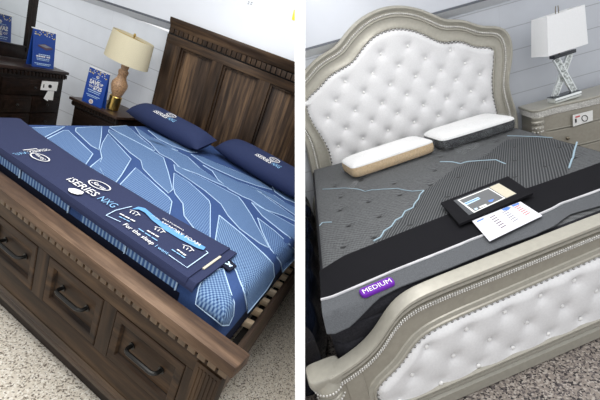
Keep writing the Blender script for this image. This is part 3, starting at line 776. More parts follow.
for yy in (-1.38, -.075):
    for xx in (-.43, -.08):
        mb = MB(); mb.box(xx, xx + .05, yy, yy + .05, 0, .06); mb.build('leg', m_brown, dr)
# mirror
MP = Vector((-3.45, 1.815, DZ + .002))
mir = thing('dresser_mirror', 'dark framed mirror standing on the dresser beside the blue tent sign', 'mirror', 'L', (MP.x, MP.y, MP.z), dyaw)
mb = MB()
fw = .062
mb.box(-.035, .0, -.9, 0, 0, .115, .006); mb.box(-.035, .0, -fw, 0, .0, 1.15, .006); mb.box(-.035, .0, -.9, -.9 + fw, 0, 1.15, .006); mb.box(-.035, .0, -.9, 0, 1.08, 1.15, .006)
mb.box(-.03, .006, -.9 + fw, -fw, .11, .125, .003); mb.box(-.03, .006, -fw - .015, -fw, .07, 1.08, .003)
mb.build('mirror_frame', m_brown, mir)
mb = MB(); mb.box(-.03, -.012, -.84, -fw, .10, 1.08); mb.build('mirror_glass', m_mirror, mir, (0, 0, 0), 0)
s1 = spot('L', 38, 66.5, z=DZ)
sg1, on, nr = tent_sign('blue tent sign with a small mattress picture on the dresser by the mirror', (s1.x - .0, s1.y + .02, DZ + .002), math.radians(98), .24, .335, .06)
sign_face(sg1, on, nr, -1, .24, .335, 'picture'); sign_face(sg1, on, nr, 1, .24, .335, 'save')
# paper tag hanging on the dresser front
TA = spot('L', 50, 80, x=-3.12)
tgo = thing('price_tag', 'white paper tag with a black dot hanging on the dark dresser front', 'tag', 'L', spot('L', 49, 92, x=-3.13), dyaw)
def tagpoly(pts): 
    o_, Mi = None, (BAY['L'].inverted() @ tgo.matrix_world).inverted()
    return [Mi @ spot('L', u, v, x=-3.13) for u, v in pts]
mb = MB(); mb.prism(tagpoly([(42.2, 80.8), (58, 82), (56.2, 91), (40.2, 89.7)]), (.004, 0, 0)); mb.build('tag_card', m_card, tgo, (0, 0, 0), 0)
mb = MB(); mb.prism(tagpoly([(47.8, 91), (51.5, 91.3), (47.5, 101), (43.5, 98.5)]), (.003, 0, 0)); mb.build('tag_slip', m_card, tgo, (0, 0, 0), 0)
mb = MB(); mb.prism(tagpoly([(50, 91), (54, 91.3), (52.6, 100.3), (48.6, 99.8)]), (.002, 0, 0)); mb.build('tag_slip', m_card, tgo, (0, 0, 0), 0)
mb = MB(); c = (49.6, 86.2)
mb.prism(tagpoly([(c[0] + 1.8 * cos(2 * pi * i / 16), c[1] + 1.8 * sin(2 * pi * i / 16)) for i in range(16)]), (.0055, 0, 0))
mb.prism(tagpoly([(43, 84.2), (44, 84.2), (43.6, 87.6), (42.6, 87.4)]), (.0055, 0, 0)); mb.build('tag_print', m_black, tgo, (0, 0, 0), 0)

# yellow card and small wall anchors on the upper wall
yc = MB(); pts = [spot('L', u, v, y=2.196) for u, v in ((294, 9.5), (298, 10), (298, 22), (291.8, 19.6), (292, 17.5))]
yc.prism(pts, (0, .003, 0)); c = sum(pts, Vector()) / 5
o = yc.build('wall_card', m_yel, None, c, 0, bay='L', loc=c); tag(o, 'yellow card on the upper wall at the edge of the white gutter wall', 'card')
for i, (u, v) in enumerate(((249, 2), (252, 2.6), (248.3, 3.8), (251.2, 4.4))):
    p = spot('L', u, v, y=2.196); mb = MB(); mb.tube([p, p + Vector((0, -.006, 0))], .004, 8)
    o = mb.build('wall_screw', m_trimd, None, p, 30, bay='L', loc=p); tag(o, 'one of four tiny dark screws set close together high on the white wall', 'screw', 'screws in the upper wall')

# ================================================================== RIGHT: upholstered bed
RB = (0, 0, 0)
ub = thing('upholstered_bed', 'champagne silver bed with white button-tufted headboard and footboard', 'bed', 'R', RB)
YR = 2.15
outer = [(-1.13, .0), (-1.12, .30), (-.99, .45), (-1.03, .60), (-1.018, .738), (-1.005, .88), (-1.0, 1.05), (-1.06, 1.18), (-1.09, 1.30), (-1.085, 1.41), (-1.04, 1.50), (-.96, 1.545), (-.88, 1.56), (-.84, 1.60), (-.805, 1.64), (-.738, 1.683), (-.632, 1.717), (-.535, 1.726),
         (-.46, 1.772), (-.364, 1.848), (-.241, 1.913), (-.096, 1.945), (.025, 1.947), (.138, 1.925), (.225, 1.894), (.324, 1.845), (.422, 1.779), (.534, 1.702), (.626, 1.693), (.714, 1.656), (.786, 1.603), (.844, 1.567), (.951, 1.554), (1.007, 1.536), (1.081, 1.471), (1.107, 1.385), (1.11, 1.28), (1.095, 1.185),
         (1.05, 1.054), (1.058, .893), (1.11, .781), (1.135, .68), (1.12, .45), (1.12, .30), (1.13, 0)]
inner = [(-.80, .0), (-.80, .30), (-.80, .50), (-.80, .62), (-.79, .731), (-.796, .878), (-.837, .994), (-.883, 1.142), (-.905, 1.25), (-.905, 1.33), (-.878, 1.375), (-.82, 1.39), (-.742, 1.419), (-.69, 1.46), (-.639, 1.501), (-.55, 1.532), (-.431, 1.553), (-.352, 1.586),
         (-.303, 1.63), (-.208, 1.70), (-.121, 1.742), (-.01, 1.756), (.05, 1.752), (.097, 1.743), (.181, 1.715), (.281, 1.661), (.365, 1.596), (.437, 1.542), (.513, 1.515), (.606, 1.513), (.68, 1.472), (.753, 1.417), (.80, 1.40), (.846, 1.39), (.90, 1.385), (.925, 1.37), (.937, 1.34), (.92, 1.209), (.90, 1.093),
         (.897, .95), (.911, .849), (.93, .78), (.93, .60), (.93, .30), (.93, 0)]
def resample(poly, n, keys):
    """cut a polyline at the key indices and resample each stretch evenly"""
    out = []
    for (a, b), m in zip(zip(keys, keys[1:]), n):
        seg = [Vector((p[0], 0, p[1])) for p in poly[a:b + 1]]; L = [0]
        for p, q in zip(seg, seg[1:]): L.append(L[-1] + (q - p).length)
        for i in range(m):
            t = L[-1] * i / m; k = max(j for j in range(len(L)) if L[j] <= t + 1e-9); k = min(k, len(seg) - 2)
            out.append(seg[k].lerp(seg[k + 1], (t - L[k]) / max(1e-9, L[k + 1] - L[k])))
    out.append(Vector((poly[keys[-1]][0], 0, poly[keys[-1]][1]))); return out
def smooth_line(p, it=2):
    for _ in range(it): p = [p[0]] + [(p[i - 1] + p[i] * 2 + p[i + 1]) / 4 for i in range(1, len(p) - 1)] + [p[-1]]
    return p
ns_ = [14, 10, 10, 18, 18, 10, 12, 14]
ko = [0, 4, 9, 17, 22, 27, 33, 38, 44]; ki = [0, 4, 9, 16, 21, 28, 35, 39, 44]
RO_ = smooth_line(resample(outer, ns_, ko), 3); RI_ = smooth_line(resample(inner, ns_, ki), 2)
def at(t, dy): return [a.lerp(b, t) + Vector((0, YR + dy, 0)) for a, b in zip(RO_, RI_)]
mb = MB()
P = [(0, .075), (0, .0), (.03, -.022), (.08, -.034), (.14, -.034), (.19, -.022), (.23, -.008), (.28, -.004), (.40, -.004), (.43, -.014), (.47, -.014), (.50, -.002), (.62, .006), (.80, .006), (.90, -.004), (.95, -.012), (.985, -.010), (1.0, .0), (1.0, .03)]
mb.loft([at(t, d) for t, d in P], False)
hbr = mb.build('headboard', m_silver, ub, RB, 40)
mb = MB(); line = at(.34, -.008); acc = 0
for p, q in zip(line, line[1:]):
    L = (q - p).length
    while acc < L: mb.ball(p.lerp(q, acc / L), .0095, 6, 4); acc += .0175
    acc -= L
mb.build('beaded_trim', m_bead, hbr, RB, 60)
mb = MB(); line = at(1.03, -.004); acc = .01
for p, q in zip(line, line[1:]):
    L = (q - p).length
    while acc < L: mb.ball(p.lerp(q, acc / L), .0125, 8, 4, (1, .7, 1)); acc += .036
    acc -= L
mb.build('nailhead_trim', m_nail, hbr, RB, 60)
hbut = [(-.101, 1.574), (.155, 1.578), (-.48, 1.422), (-.211, 1.427), (.045, 1.43), (.299, 1.43), (.537, 1.441), (.78, 1.30 + .0),
        (-.605, 1.272), (-.325, 1.28), (-.063, 1.282), (.187, 1.294), (.429, 1.293), (.664, 1.292), (-.719, 1.135), (-.446, 1.132), (-.175, 1.134), (.077, 1.151), (.324, 1.157), (.559, 1.167), (.791, 1.158),
        (-.571, .985), (-.304, .99), (-.045, 1.0), (.219, 1.011), (.454, 1.018), (.691, 1.023), (-.684, .833), (-.427, .843), (-.165, .855), (.107, .871), (.351, .872), (.584, .885), (.809, .895), (-.55, .70), (-.29, .71), (-.03, .715), (.22, .72), (.46, .73), (.70, .74)]
hbut = [b for b in hbut if b != (.78, 1.30)]
def tuft(x, z, buts, depth, sig, ring=.13):
    d = sorted(((x - a) ** 2 + (z - b) ** 2, a, b) for a, b in buts)[:5]
    h = sum(math.exp(-q / (2 * sig * sig)) for q, _, _ in d)
    h2 = sum(math.exp(-q / (2 * (sig * 2.6) ** 2)) for q, _, _ in d[:3])
    # soft diagonal creases
    cr = 0
    for q, a, b in d[:3]:
        dx, dz = x - a, z - b; r = math.hypot(dx, dz)
        if r < ring and r > 1e-6: 
            k = abs(dx * dz) / (r * r) * 2; cr += max(0, k - .6) * (1 - r / ring) * math.exp(-r / .09)
    return depth * (.75 * min(1, h) + .75 * min(1.2, h2) + .42 * cr)
xi = [p.x for p in RI_]; 
def ztop(x):
    best = .6
    for p, q in zip(RI_, RI_[1:]):
        if min(p.x, q.x) <= x <= max(p.x, q.x) and max(p.z, q.z) > 1.2:
            t = (x - p.x) / (q.x - p.x) if abs(q.x - p.x) > 1e-9 else 0; best = max(best, p.z + t * (q.z - p.z))
    return best
def xside(z, sgn):
    if z > 1.33: return -.925 if sgn < 0 else .94
    c = [p.x + (q.x - p.x) * ((z - p.z) / (q.z - p.z) if abs(q.z - p.z) > 1e-9 else 0) for p, q in zip(RI_, RI_[1:]) if min(p.z, q.z) <= z <= max(p.z, q.z) and p.x * sgn > .5]
    return (min(c) if sgn < 0 else max(c)) if c else .8 * sgn
def hpan(u, v):
    z0 = .5 + .9 * v; xa, xb = xside(z0, -1) - .012, xside(z0, 1) + .012; x = xa + (xb - xa) * u; zt = max(ztop(min(max(x, -.90), .935)), 1.36) + .005; z = .5 + (zt - .5) * v
    e = min(1, (zt - z) / .07, (x - xa) / .07, (xb - x) / .07); e = max(0, e)
    return Vector((x, YR + .012 - .040 * (1 - (1 - e) ** 2) + tuft(x, z, hbut, .026, .020), z))
mb = MB(); mb.grid(hpan, 150, 100); mb.build('tufted_panel', m_vel, hbr, RB, 80)
for a, b in hbut:
    mb = MB(); mb.ball((a, YR + .006, b), .0125, 10, 6, (1, .6, 1)); mb.build('button', m_but, hbr, RB, 60)

# footboard in its own frame
FBR = Matrix.Rotation(YAWF['R'], 4, 'Z')
capl = [(-1.06, .446), (-1.012, .452), (-.942, .474), (-.88, .497), (-.837, .523), (-.793, .563), (-.755, .608), (-.72, .645), (-.67, .670), (-.61, .682), (-.52, .686), (-.30, .686), (0, .690), (.30, .694), (.45, .694)]
_fm = -.0
def mirrored(p, c): return p + [(2 * c - a, b) for a, b in reversed(p) if 2 * c - a > p[-1][0] + 1e-6]
capl = mirrored(capl, -.06 + .0)
capv = smooth_line([Vector((a, 0, b)) for a, b in capl], 1)
def dense(line, step=.02):
    out = []
    for p, q in zip(line, line[1:]):
        m = max(1, int((q - p).length / step)); out += [p.lerp(q, i / m) for i in range(m)]
    return out + [line[-1]]
capd = smooth_line(dense(capv), 2)
mb = MB()
cpf = [(.058, -.004), (.058, .0), (.0, .0), (-.012, -.003), (-.013, -.014), (-.001, -.018), (.003, -.027), (-.004, -.031), (-.005, -.042), (.010, -.046), (.014, -.056), (.058, -.056)]
mb.loft([[p + Vector((0, n_, dz)) for p in capd] for n_, dz in cpf + cpf[:1]], False)
fbr = MB(); 
# main board following the cap outline
fbr.loft([[p + Vector((0, .016, -.05)) for p in capd], [Vector((p.x, .016, .17)) for p in capd], [Vector((p.x, .05, .17)) for p in capd], [p + Vector((0, .05, -.05)) for p in capd]], False)
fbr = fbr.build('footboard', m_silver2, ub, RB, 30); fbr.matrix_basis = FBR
for xx in (-1.073, .986):
    def se(kx, ky, z): return [Vector((xx + .077 * kx * math.copysign(abs(cos(a)) ** .36, cos(a)), .045 + .055 * ky * math.copysign(abs(sin(a)) ** .36, sin(a)), z)) for a in [2 * pi * i / 36 for i in range(36)]]
    mb.loft([se(.78, .78, .390), se(.86, .86, .396), se(.86, .86, .404), se(.97, .97, .412), se(1, 1, .424), se(1, 1, .440), se(.97, .97, .449), se(.93, .93, .452)], True, True)
mb.build('footboard_cap', m_silver, fbr, RB, 28)
mb = MB(); line = [p + Vector((0, .008, -.076)) for p in capd]
mb.loft([[p + Vector((0, n_, dz)) for p in capd] for n_, dz in ((.018, -.060), (.006, -.064), (.006, -.088), (.018, -.092))], False); mb.build('trim_strip', m_silver2, fbr, RB, 40)
mb = MB(); acc = 0
for p, q in zip(line, line[1:]):
    L = (q - p).length
    while acc < L: mb.ball(p.lerp(q, acc / L) + Vector((0, -.003, .004)), .0058, 6, 4); mb.ball(p.lerp(q, acc / L) + Vector((0, -.003, -.006)), .005, 6, 4); acc += .0115
    acc -= L
mb.build('beaded_trim', m_bead, fbr, RB, 60)
# inner moulding and upholstered panel
inn = [(-.885, .135), (-.885, .26), (-.862, .285), (-.80, .318), (-.74, .355), (-.70, .395), (-.66, .435), (-.60, .462), (-.52, .474), (-.42, .480), (-.2, .487), (.05, .497), (.32, .507), (.45, .507)]
inn = mirrored(inn, -.06)
innv = smooth_line(dense([Vector((a, 0, b)) for a, b in inn]), 2)
mb = MB()
def off(line, d):
    out = []
    for i, p in enumerate(line):
        t = (line[min(i + 1, len(line) - 1)] - line[max(i - 1, 0)]).normalized(); n_ = Vector((-t.z, 0, t.x)); out.append(p + n_ * d)
    return out
mb.loft([[p + Vector((0, n_, 0)) for p in off(innv, d)] for d, n_ in ((.040, .016), (.036, .010), (.016, .008), (.012, .002), (.003, .002), (0, .012), (0, .03))], False)
mb.build('panel_molding', m_silver, fbr, RB, 40)
mb = MB(); line = [p + Vector((0, .008, 0)) for p in off(innv, -.009)]; acc = .01
for p, q in zip(line, line[1:]):
    L = (q - p).length
    while acc < L: mb.ball(p.lerp(q, acc / L), .0078, 8, 4, (1, .7, 1)); acc += .0285
    acc -= L
mb.build('nailhead_trim', m_nail, fbr, RB, 60)
fbut = [(-.414, .394), (-.217, .403), (-.028, .413), (.155, .421), (-.613, .386), (-.495, .273), (-.306, .279), (-.105, .289), (.09, .299), (.283, .305), (-.705, .262), (-.583, .161), (-.385, .167), (-.194, .181), (.003, .176), (.188, .182), (-.794, .16), (.34, .42), (.38, .19), (.47, .30)]
def ftop(x):
    best = .2
    for p, q in zip(innv, innv[1:]):
        if min(p.x, q.x) <= x <= max(p.x, q.x): best = max(best, p.z + (q.z - p.z) * ((x - p.x) / (q.x - p.x) if abs(q.x - p.x) > 1e-9 else 0))
    return best
def fpan(u, v):
    x = -.884 + 1.648 * u; zt = ftop(x); z = .115 + (zt - .115) * v
    e = max(0, min(1, (zt - z) / .05, (x + .885) / .05, (.765 - x) / .05, (z - .115) / .03))
    return Vector((x, .014 - .030 * (1 - (1 - e) ** 2) + tuft(x, z, fbut, .020, .016, .1) * min(1, max(0, (z - .13) / .07)), z))
mb = MB(); mb.grid(fpan, 130, 50); mb.build('tufted_panel', m_vel, fbr, RB, 80)
for a, b in fbut:
    mb = MB(); mb.ball((a, -.020 + .030 * min(1, max(0, (b - .13) / .07)), b), .0115, 10, 6, (1, .6, 1)); mb.build('button', m_but, fbr, RB, 60)
mb = MB(); prof = [(.05, .155), (.016, .155), (.008, .15), (.008, .142), (.018, .136), (.022, .12), (.020, .104), (.006, .098), (.002, .088), (.006, .078), (.010, .07), (-.002, .062), (-.004, .01), (.05, .0)]
mb.loft([[Vector((xx, a, b)) for a, b in prof] for xx in (-1.04, .92)], True, True); mb.build('bottom_rail', m_silver, fbr, RB, 25)
mb = MB(); prof = [(.05, .168), (-.012, .168), (-.021, .160), (-.021, .152), (.0, .140), (.05, .14)]
mb.loft([[Vector((xx, a, b - .012)) for a, b in prof] for xx in (-.90, .78)], True, True); mb.build('panel_molding', m_silver, fbr, RB, 25)
for xx in (-1.0, .80):
    mb = MB(); mb.box(xx, xx + .08, .010, .05, .15, .40 if xx < 0 else .36, .003); mb.build('face_stile', m_silver2, fbr, RB)
for xx in (-1.072, .985):
    mb = MB(); mb.lathe([(.05, 0), (.055, .02), (.05, .05), (.042, .08), (.045, .20), (.052, .26), (.048, .285), (.058, .295), (.061, .31), (.058, .325), (.046, .333), (.062, .345), (.066, .36), (.066, .385), (.060, .395), (.056, .43)], (xx, .046, 0), 28)
    p = mb.build('post', m_silver, fbr, RB, 35)
    mb = MB()
    for zz, rr_, nb in ((.310, .062, 26), (.372, .067, 30)):
        for i in range(nb): a = 2 * pi * i / nb; mb.ball((xx + rr_ * cos(a), .046 + rr_ * sin(a), zz), .0062, 6, 4)
    for zz in (.262, .235, .21, .185):
        for i in range(10): a = 2 * pi * (i + (zz > .22) * .5) / 10; mb.ball((xx + .05 * cos(a), .046 + .05 * sin(a), zz), .014, 6, 4, (1, 1, 1.2))
    mb.build('carving', m_bead, p, RB, 60)
for xx in (-.985, .84):
    mb = MB(); mb.box(xx, xx + .03, .08 + xx * .195, YR, .12, .294, .004); mb.build('side_rail', m_silver2, ub, RB)

# ================================================================== RIGHT: charcoal mattress
RMZ = .69
mat_r = thing('mattress', 'charcoal grey quilted mattress on the silver upholstered bed', 'mattress', 'R', RB)
yfr = lambda x: x * math.tan(YAWF['R']) + .068 / cos(YAWF['R'])
RX0, RX1 = -1.005, .885
def rlayer(mb, zs, capb=True, capt=True, r=.08):
    rings = [[Vector((a, b, z)) for a, b in rrect(RX0, RX1, yfr, 2.085, r, 6, i)] for z, i in zs]
    mb.loft(rings, True); n = len(rings[0])
    if capb: mb.add(rings[0], [tuple(range(n - 1, -1, -1))])
    if capt: mb.add(rings[-1], [tuple(range(n))])
mb = MB(); rlayer(mb, [(.30, .012), (.31, .0), (.40, 0), (.41, .006), (.42, 0), (.50, 0), (.51, .006), (.52, 0), (.588, 0), (.598, .008)], True, False); mb.build('border', m_mside, mat_r, RB)
mb = MB(); rlayer(mb, [(.596, .008), (.61, .0), (.64, -.002), (.668, .006), (.682, .02)], False, False); mb.build('top_edge', m_mside, mat_r, RB)
tufts = [(-.80, 1.17), (-.60, 1.17), (-.38, 1.17), (-.83, .93), (-.62, .95), (-.40, .93), (-.17, .97), (.03, .98), (.24, 1.0), (.45, 1.02), (-.80, .66), (-.60, .68), (-.37, .70), (-.15, .72), (.07, .74), (.30, .76), (.52, .80), (.72, .82),
         (-.86, .42), (-.68, .44), (-.46, .48), (-.05, 1.22), (.16, 1.24), (.38, 1.26), (.60, 1.28), (.78, 1.05), (.1, 1.5), (.34, 1.5), (.58, 1.52), (-.6, 1.42), (-.82, 1.45)]
def mtop(x, y):
    z = RMZ
    for a, b in tufts:
        q = (x - a) ** 2 + (y - b) ** 2
        if q < .02: z -= .016 * math.exp(-q / (2 * .022 ** 2)) + .006 * math.exp(-q / (2 * .06 ** 2))
    return z
def mt(u, v):
    x = RX0 + .018 + (RX1 - RX0 - .036) * u; y0 = yfr(x) + .018 ; y = y0 + (2.065 - y0) * v
    r = .09
    e = min((x - RX0 - .018), (RX1 - .018 - x), y - y0, 2.065 - y)
    # rounded corners
    return Vector((x, y, mtop(x, y) - .010 * max(0, 1 - e / .03) ** 2))
mb = MB(); mb.grid(mt, 150, 170); mb.build('top_cover', m_matg, mat_r, RB, 80)
def rz(u, v): p = spot('R', u, v, z=RMZ); return Vector((p.x, p.y, mtop(p.x, p.y) + .003))
def dens(l, step=.03):
    out = []
    for p, q in zip(l, l[1:]):
        m = max(1, int((q - p).length / step)); out += [p.lerp(q, i / m) for i in range(m)]
    return [Vector((p.x, p.y, mtop(p.x, p.y) + .003)) for p in out + [l[-1]]]
# darker ribbed zone on the right of the main seam
zone = [rz(*q) for q in ((423.8, 191), (412.5, 208), (393.8, 225), (375, 242), (358, 255.8), (440, 240), (520, 215), (566, 178), (573, 155.6), (576.9, 142.5), (553, 138), (533, 137), (507, 140), (480, 158), (455, 168))]
bm_zone = MB()
def inpoly(x, y, P):
    c = False; j = len(P) - 1
    for i in range(len(P)):
        if (P[i].y > y) != (P[j].y > y) and x < (P[j].x - P[i].x) * (y - P[i].y) / (P[j].y - P[i].y) + P[i].x: c = not c
        j = i
    return c
st = .016; xs = int(2 / st)
for i in range(xs):
    for j in range(int(1.7 / st)):
        x = -1.0 + i * st; y = .1 + j * st
        if x + st < RX1 - .03 and inpoly(x + st / 2, y + st / 2, zone):
            bm_zone.add([Vector((a, b, mtop(a, b) + .0015)) for a, b in ((x, y), (x + st, y), (x + st, y + st), (x, y + st))], [(0, 1, 2, 3)])
bm_zone.build('ribbed_zone', m_matd, mat_r, RB, 60, weld=True)
for l, r_ in ((((322.5, 189.4), (345, 188.3), (375, 190), (397.5, 188.6), (412.5, 191.3), (423.8, 190.5)), .0025), (((423.8, 191), (420, 195), (418.5, 199), (414, 202.5), (411.5, 208), (405, 211.5), (402, 217), (395.5, 220.5), (391.5, 226.5), (384, 231), (380.5, 237), (373.5, 241)), .0045), (((319.6, 226), (322.5, 223), (331.9, 222.4)), .0032),
              (((440, 162), (473.8, 161.3), (496, 160), (505.6, 163.9)), .0038), (((507.5, 136), (533.8, 136.9), (552.5, 138)), .003), (((576.9, 142.5), (573, 155.6), (569, 168.5)), .0055)):
    mb = MB(); mb.tube(dens([rz(*q) for q in l]), r_, 6); mb.build('piping', m_pipr, mat_r, RB, 60)
for a, b in tufts:
    mb = MB(); mb.prism([Vector((a + .026, b, mtop(a, b) + .004)), Vector((a, b + .010, mtop(a, b) + .004)), Vector((a - .026, b, mtop(a, b) + .004)), Vector((a, b - .010, mtop(a, b) + .004))], (0, 0, .0015))
    mb.build('tuft', m_tuft, mat_r, RB, 0)

# ================================================================== RIGHT: foot cover
CO = (-.1, .25, RMZ)
cov = thing('mattress_foot_cover', 'black foot cover with grey band laid across the end of the charcoal mattress', 'foot cover', 'R', CO)
farc = [(-1.01, .19), (-.862, .283), (-.545, .37), (-.24, .445), (.315, .528), (.722, .61), (.90, .645)]
pipc = [(-.955, -.04), (-.85, -.012), (-.656, .04), (-.45, .088), (-.267, .135), (-.05, .178), (.105, .207), (.19, .232), (.24, .256), (.29, .262), (.36, .275), (.47, .295), (.70, .335), (.90, .372)]
lowc = [(-.97, -.166), (-.90, -.150), (-.83, -.118), (-.76, -.086), (-.667, -.062), (-.45, -.020), (-.182, .036), (.0, .07), (.10, .095), (.16, .13), (.22, .158), (.30, .162), (.50, .178), (.70, .208), (.90, .245)]
def poly(l, x):
    if x <= l[0][0]: return l[0][1]
    for (a, b), (c, d) in zip(l, l[1:]):
        if x <= c: return b + (d - b) * (x - a) / (c - a)
    return l[-1][1]
def covf(lo, hi, z0=.008, z1=.008):
    def fn(u, v):
        x = -1.0 + 1.87 * u; y = poly(lo, x) + (poly(hi, x) - poly(lo, x)) * v
        z = RMZ + .006 + z0 + (z1 - z0) * v + .0015 * sin(7 * x) * sin(13 * y)
        ye = yfr(x) + .002
        if y < ye: z -= min(.09, (ye - y) * 1.5)
        return Vector((x, y, z))
    return fn
mb = MB(); f = covf(pipc, farc, .010, .006); mb.grid(f, 60, 16); mb.grid(lambda u, v: f(u, v) - Vector((0, 0, .005)), 60, 16)
mb.loft([[f(i / 60, 1) for i in range(61)], [f(i / 60, 1) - Vector((0, 0, .006)) for i in range(61)]], False); mb.build('black_cloth', m_cover, cov, CO, 50)
mb = MB(); g = covf(lowc, pipc, .004, .010); mb.grid(g, 60, 8); mb.grid(lambda u, v: g(u, v) - Vector((0, 0, .004)), 60, 8); mb.build('grey_band', m_band, cov, CO, 50)
mb = MB(); mb.tube([f(i / 70, 0) + Vector((0, 0, .002)) for i in range(71)], .0068, 6); mb.build('piping', m_cord, cov, CO, 60)
lc = [spot('R', u, v, z=RMZ + .022) for u, v in ((360.5, 292.5), (391.5, 279.5))]
ex = (lc[1] - lc[0]).normalized(); cc = spot('R', 377, 287.3, z=RMZ + .02); M = frame3(cc, ex, Vector((0, 1, .12)))
mb = MB(); W2, H2, r2 = .158, .050, .018
def rrp(w_, h_, r_, z): return [M @ Vector((sx * (w_ / 2 - r_) + r_ * cos(a), sy * (h_ / 2 - r_) + r_ * sin(a), z)) for sx, sy, a0 in ((1, -1, -pi / 2), (1, 1, 0), (-1, 1, pi / 2), (-1, -1, pi)) for a in [a0 + pi / 2 * i / 5 for i in range(6)]]
rg = [rrp(W2, H2, r2, -.006), rrp(W2, H2, r2, .004), rrp(W2 - .006, H2 - .006, r2 - .003, .008)]
mb.loft(rg, True, True); lab = mb.build('firmness_label', m_purp, cov, CO, 40); lab['label'] = 'purple rubber label reading MEDIUM'
mb = MB(); ez = M.to_3x3() @ Vector((0, 0, 1)); text(mb, 'MEDIUM', M @ Vector((-.066, -.0145, .009)), M @ Vector((.066, -.0145, .009)), M.to_3x3() @ Vector((0, 1, 0)), .026, .001, .0); mb.build('label_lettering', m_white, lab, CO, 0)

# ================================================================== RIGHT: folder and price sheet
BZ = RMZ + .033
def flat(h, pts, z): return [spot(h, u, v, z=z) for u, v in pts]
fp = flat('R', ((441, 204.5), (508, 178), (533, 195), (459.5, 226)), BZ); c = sum(fp, Vector()) / 4
fo = thing('display_folder', 'black display folder with a grey photo card on the mattress', 'folder', 'R', c)
mb = MB(); mb.prism(fp, (0, 0, .012)); mb.build('backing', m_cover, fo, c, 0)
zt = BZ + .0125
def fl(mat, pts, nm, h=.0012, base=zt): 
    mb = MB(); mb.prism(flat('R', pts, base), (0, 0, h)); return mb.build(nm, mat, fo, c, 0)
fl(m_band, ((453.5, 200.6), (498.5, 183.0), (517, 193.8), (469, 215.3)), 'card_border')
fl(m_card, ((457.5, 200.3), (488.5, 188), (505.5, 198.3), (474, 213)), 'white_rule', .0018)
fl(m_gphoto, ((459.3, 200.6), (488.3, 189.1), (503.5, 198.2), (475.2, 211.6)), 'photo', .0024)
fl(m_cream, ((489.3, 187.6), (498.8, 183.6), (516, 193.8), (506.2, 198.2)), 'text_panel', .0022)
fl(m_pale, ((463.5, 203.8), (478, 197.5), (480.5, 199.2), (466.5, 205.8)), 'bed_picture', .0030)
fl(m_pblue, ((465, 204), (478.5, 198.4), (479.3, 199), (465.8, 204.8)), 'bed_picture', .0036)
fl(m_pblue, ((488, 201.2), (494, 199.2), (492.5, 202), (489.5, 202.3)), 'emblem', .0030)
fl(m_white, ((479, 207.2), (486, 204.3), (487, 205.8), (480.3, 208.4)), 'small_print', .0030)
fl(m_pale, ((474, 209.2), (477, 208), (478, 209.6), (475.2, 210.6)), 'small_print', .0030)
sp_ = flat('R', ((472, 221.2), (520.5, 202), (542.3, 216), (489.5, 241.5)), RMZ + .029); c2 = sum(sp_, Vector()) / 4
sh = thing('price_sheet', 'white printed price sheet lying on the black foot cover', 'paper', 'R', c2)
mb = MB(); mb.prism(sp_, (0, 0, .0025)); mb.build('paper', m_lavp, sh, c2, 0)
zs2 = RMZ + .0317
def P2(a, b):  # paper coordinates, a across, b down
    p, q, r, s = sp_; t = p.lerp(q, a).lerp(s.lerp(r, a), b); return Vector((t.x, t.y, zs2))
def col(mat, a, b0, b1, n, w, nm):
    mb = MB()
    for i in range(n):
        b = b0 + (b1 - b0) * i / n
        mb.prism([P2(a, b + .03), P2(a + w * .9, b + .005), P2(a + w * .9, b + .035), P2(a, b + .06)], (0, 0, .0008))
    return mb.build(nm, mat, sh, c2, 0)
col(m_red, .80, .14, .74, 6, .12, 'red_print'); col(m_grey, .55, .14, .78, 6, .12, 'grey_print'); col(m_plum, .30, .14, .82, 6, .12, 'dark_print'); col(m_pale, .06, .34, .86, 4, .10, 'pale_print')
mb = MB(); mb.prism([P2(.60, .02), P2(.72, -.0 + .01), P2(.76, .10), P2(.68, .17), P2(.60, .10)], (0, 0, .0009)); mb.prism([P2(.80, .02), P2(.94, .02), P2(.94, .11), P2(.80, .11)], (0, 0, .0009)); mb.prism([P2(.06, .10), P2(.20, .08), P2(.20, .13), P2(.06, .15)], (0, 0, .0009)); mb.build('blue_print', m_pblue, sh, c2, 0)

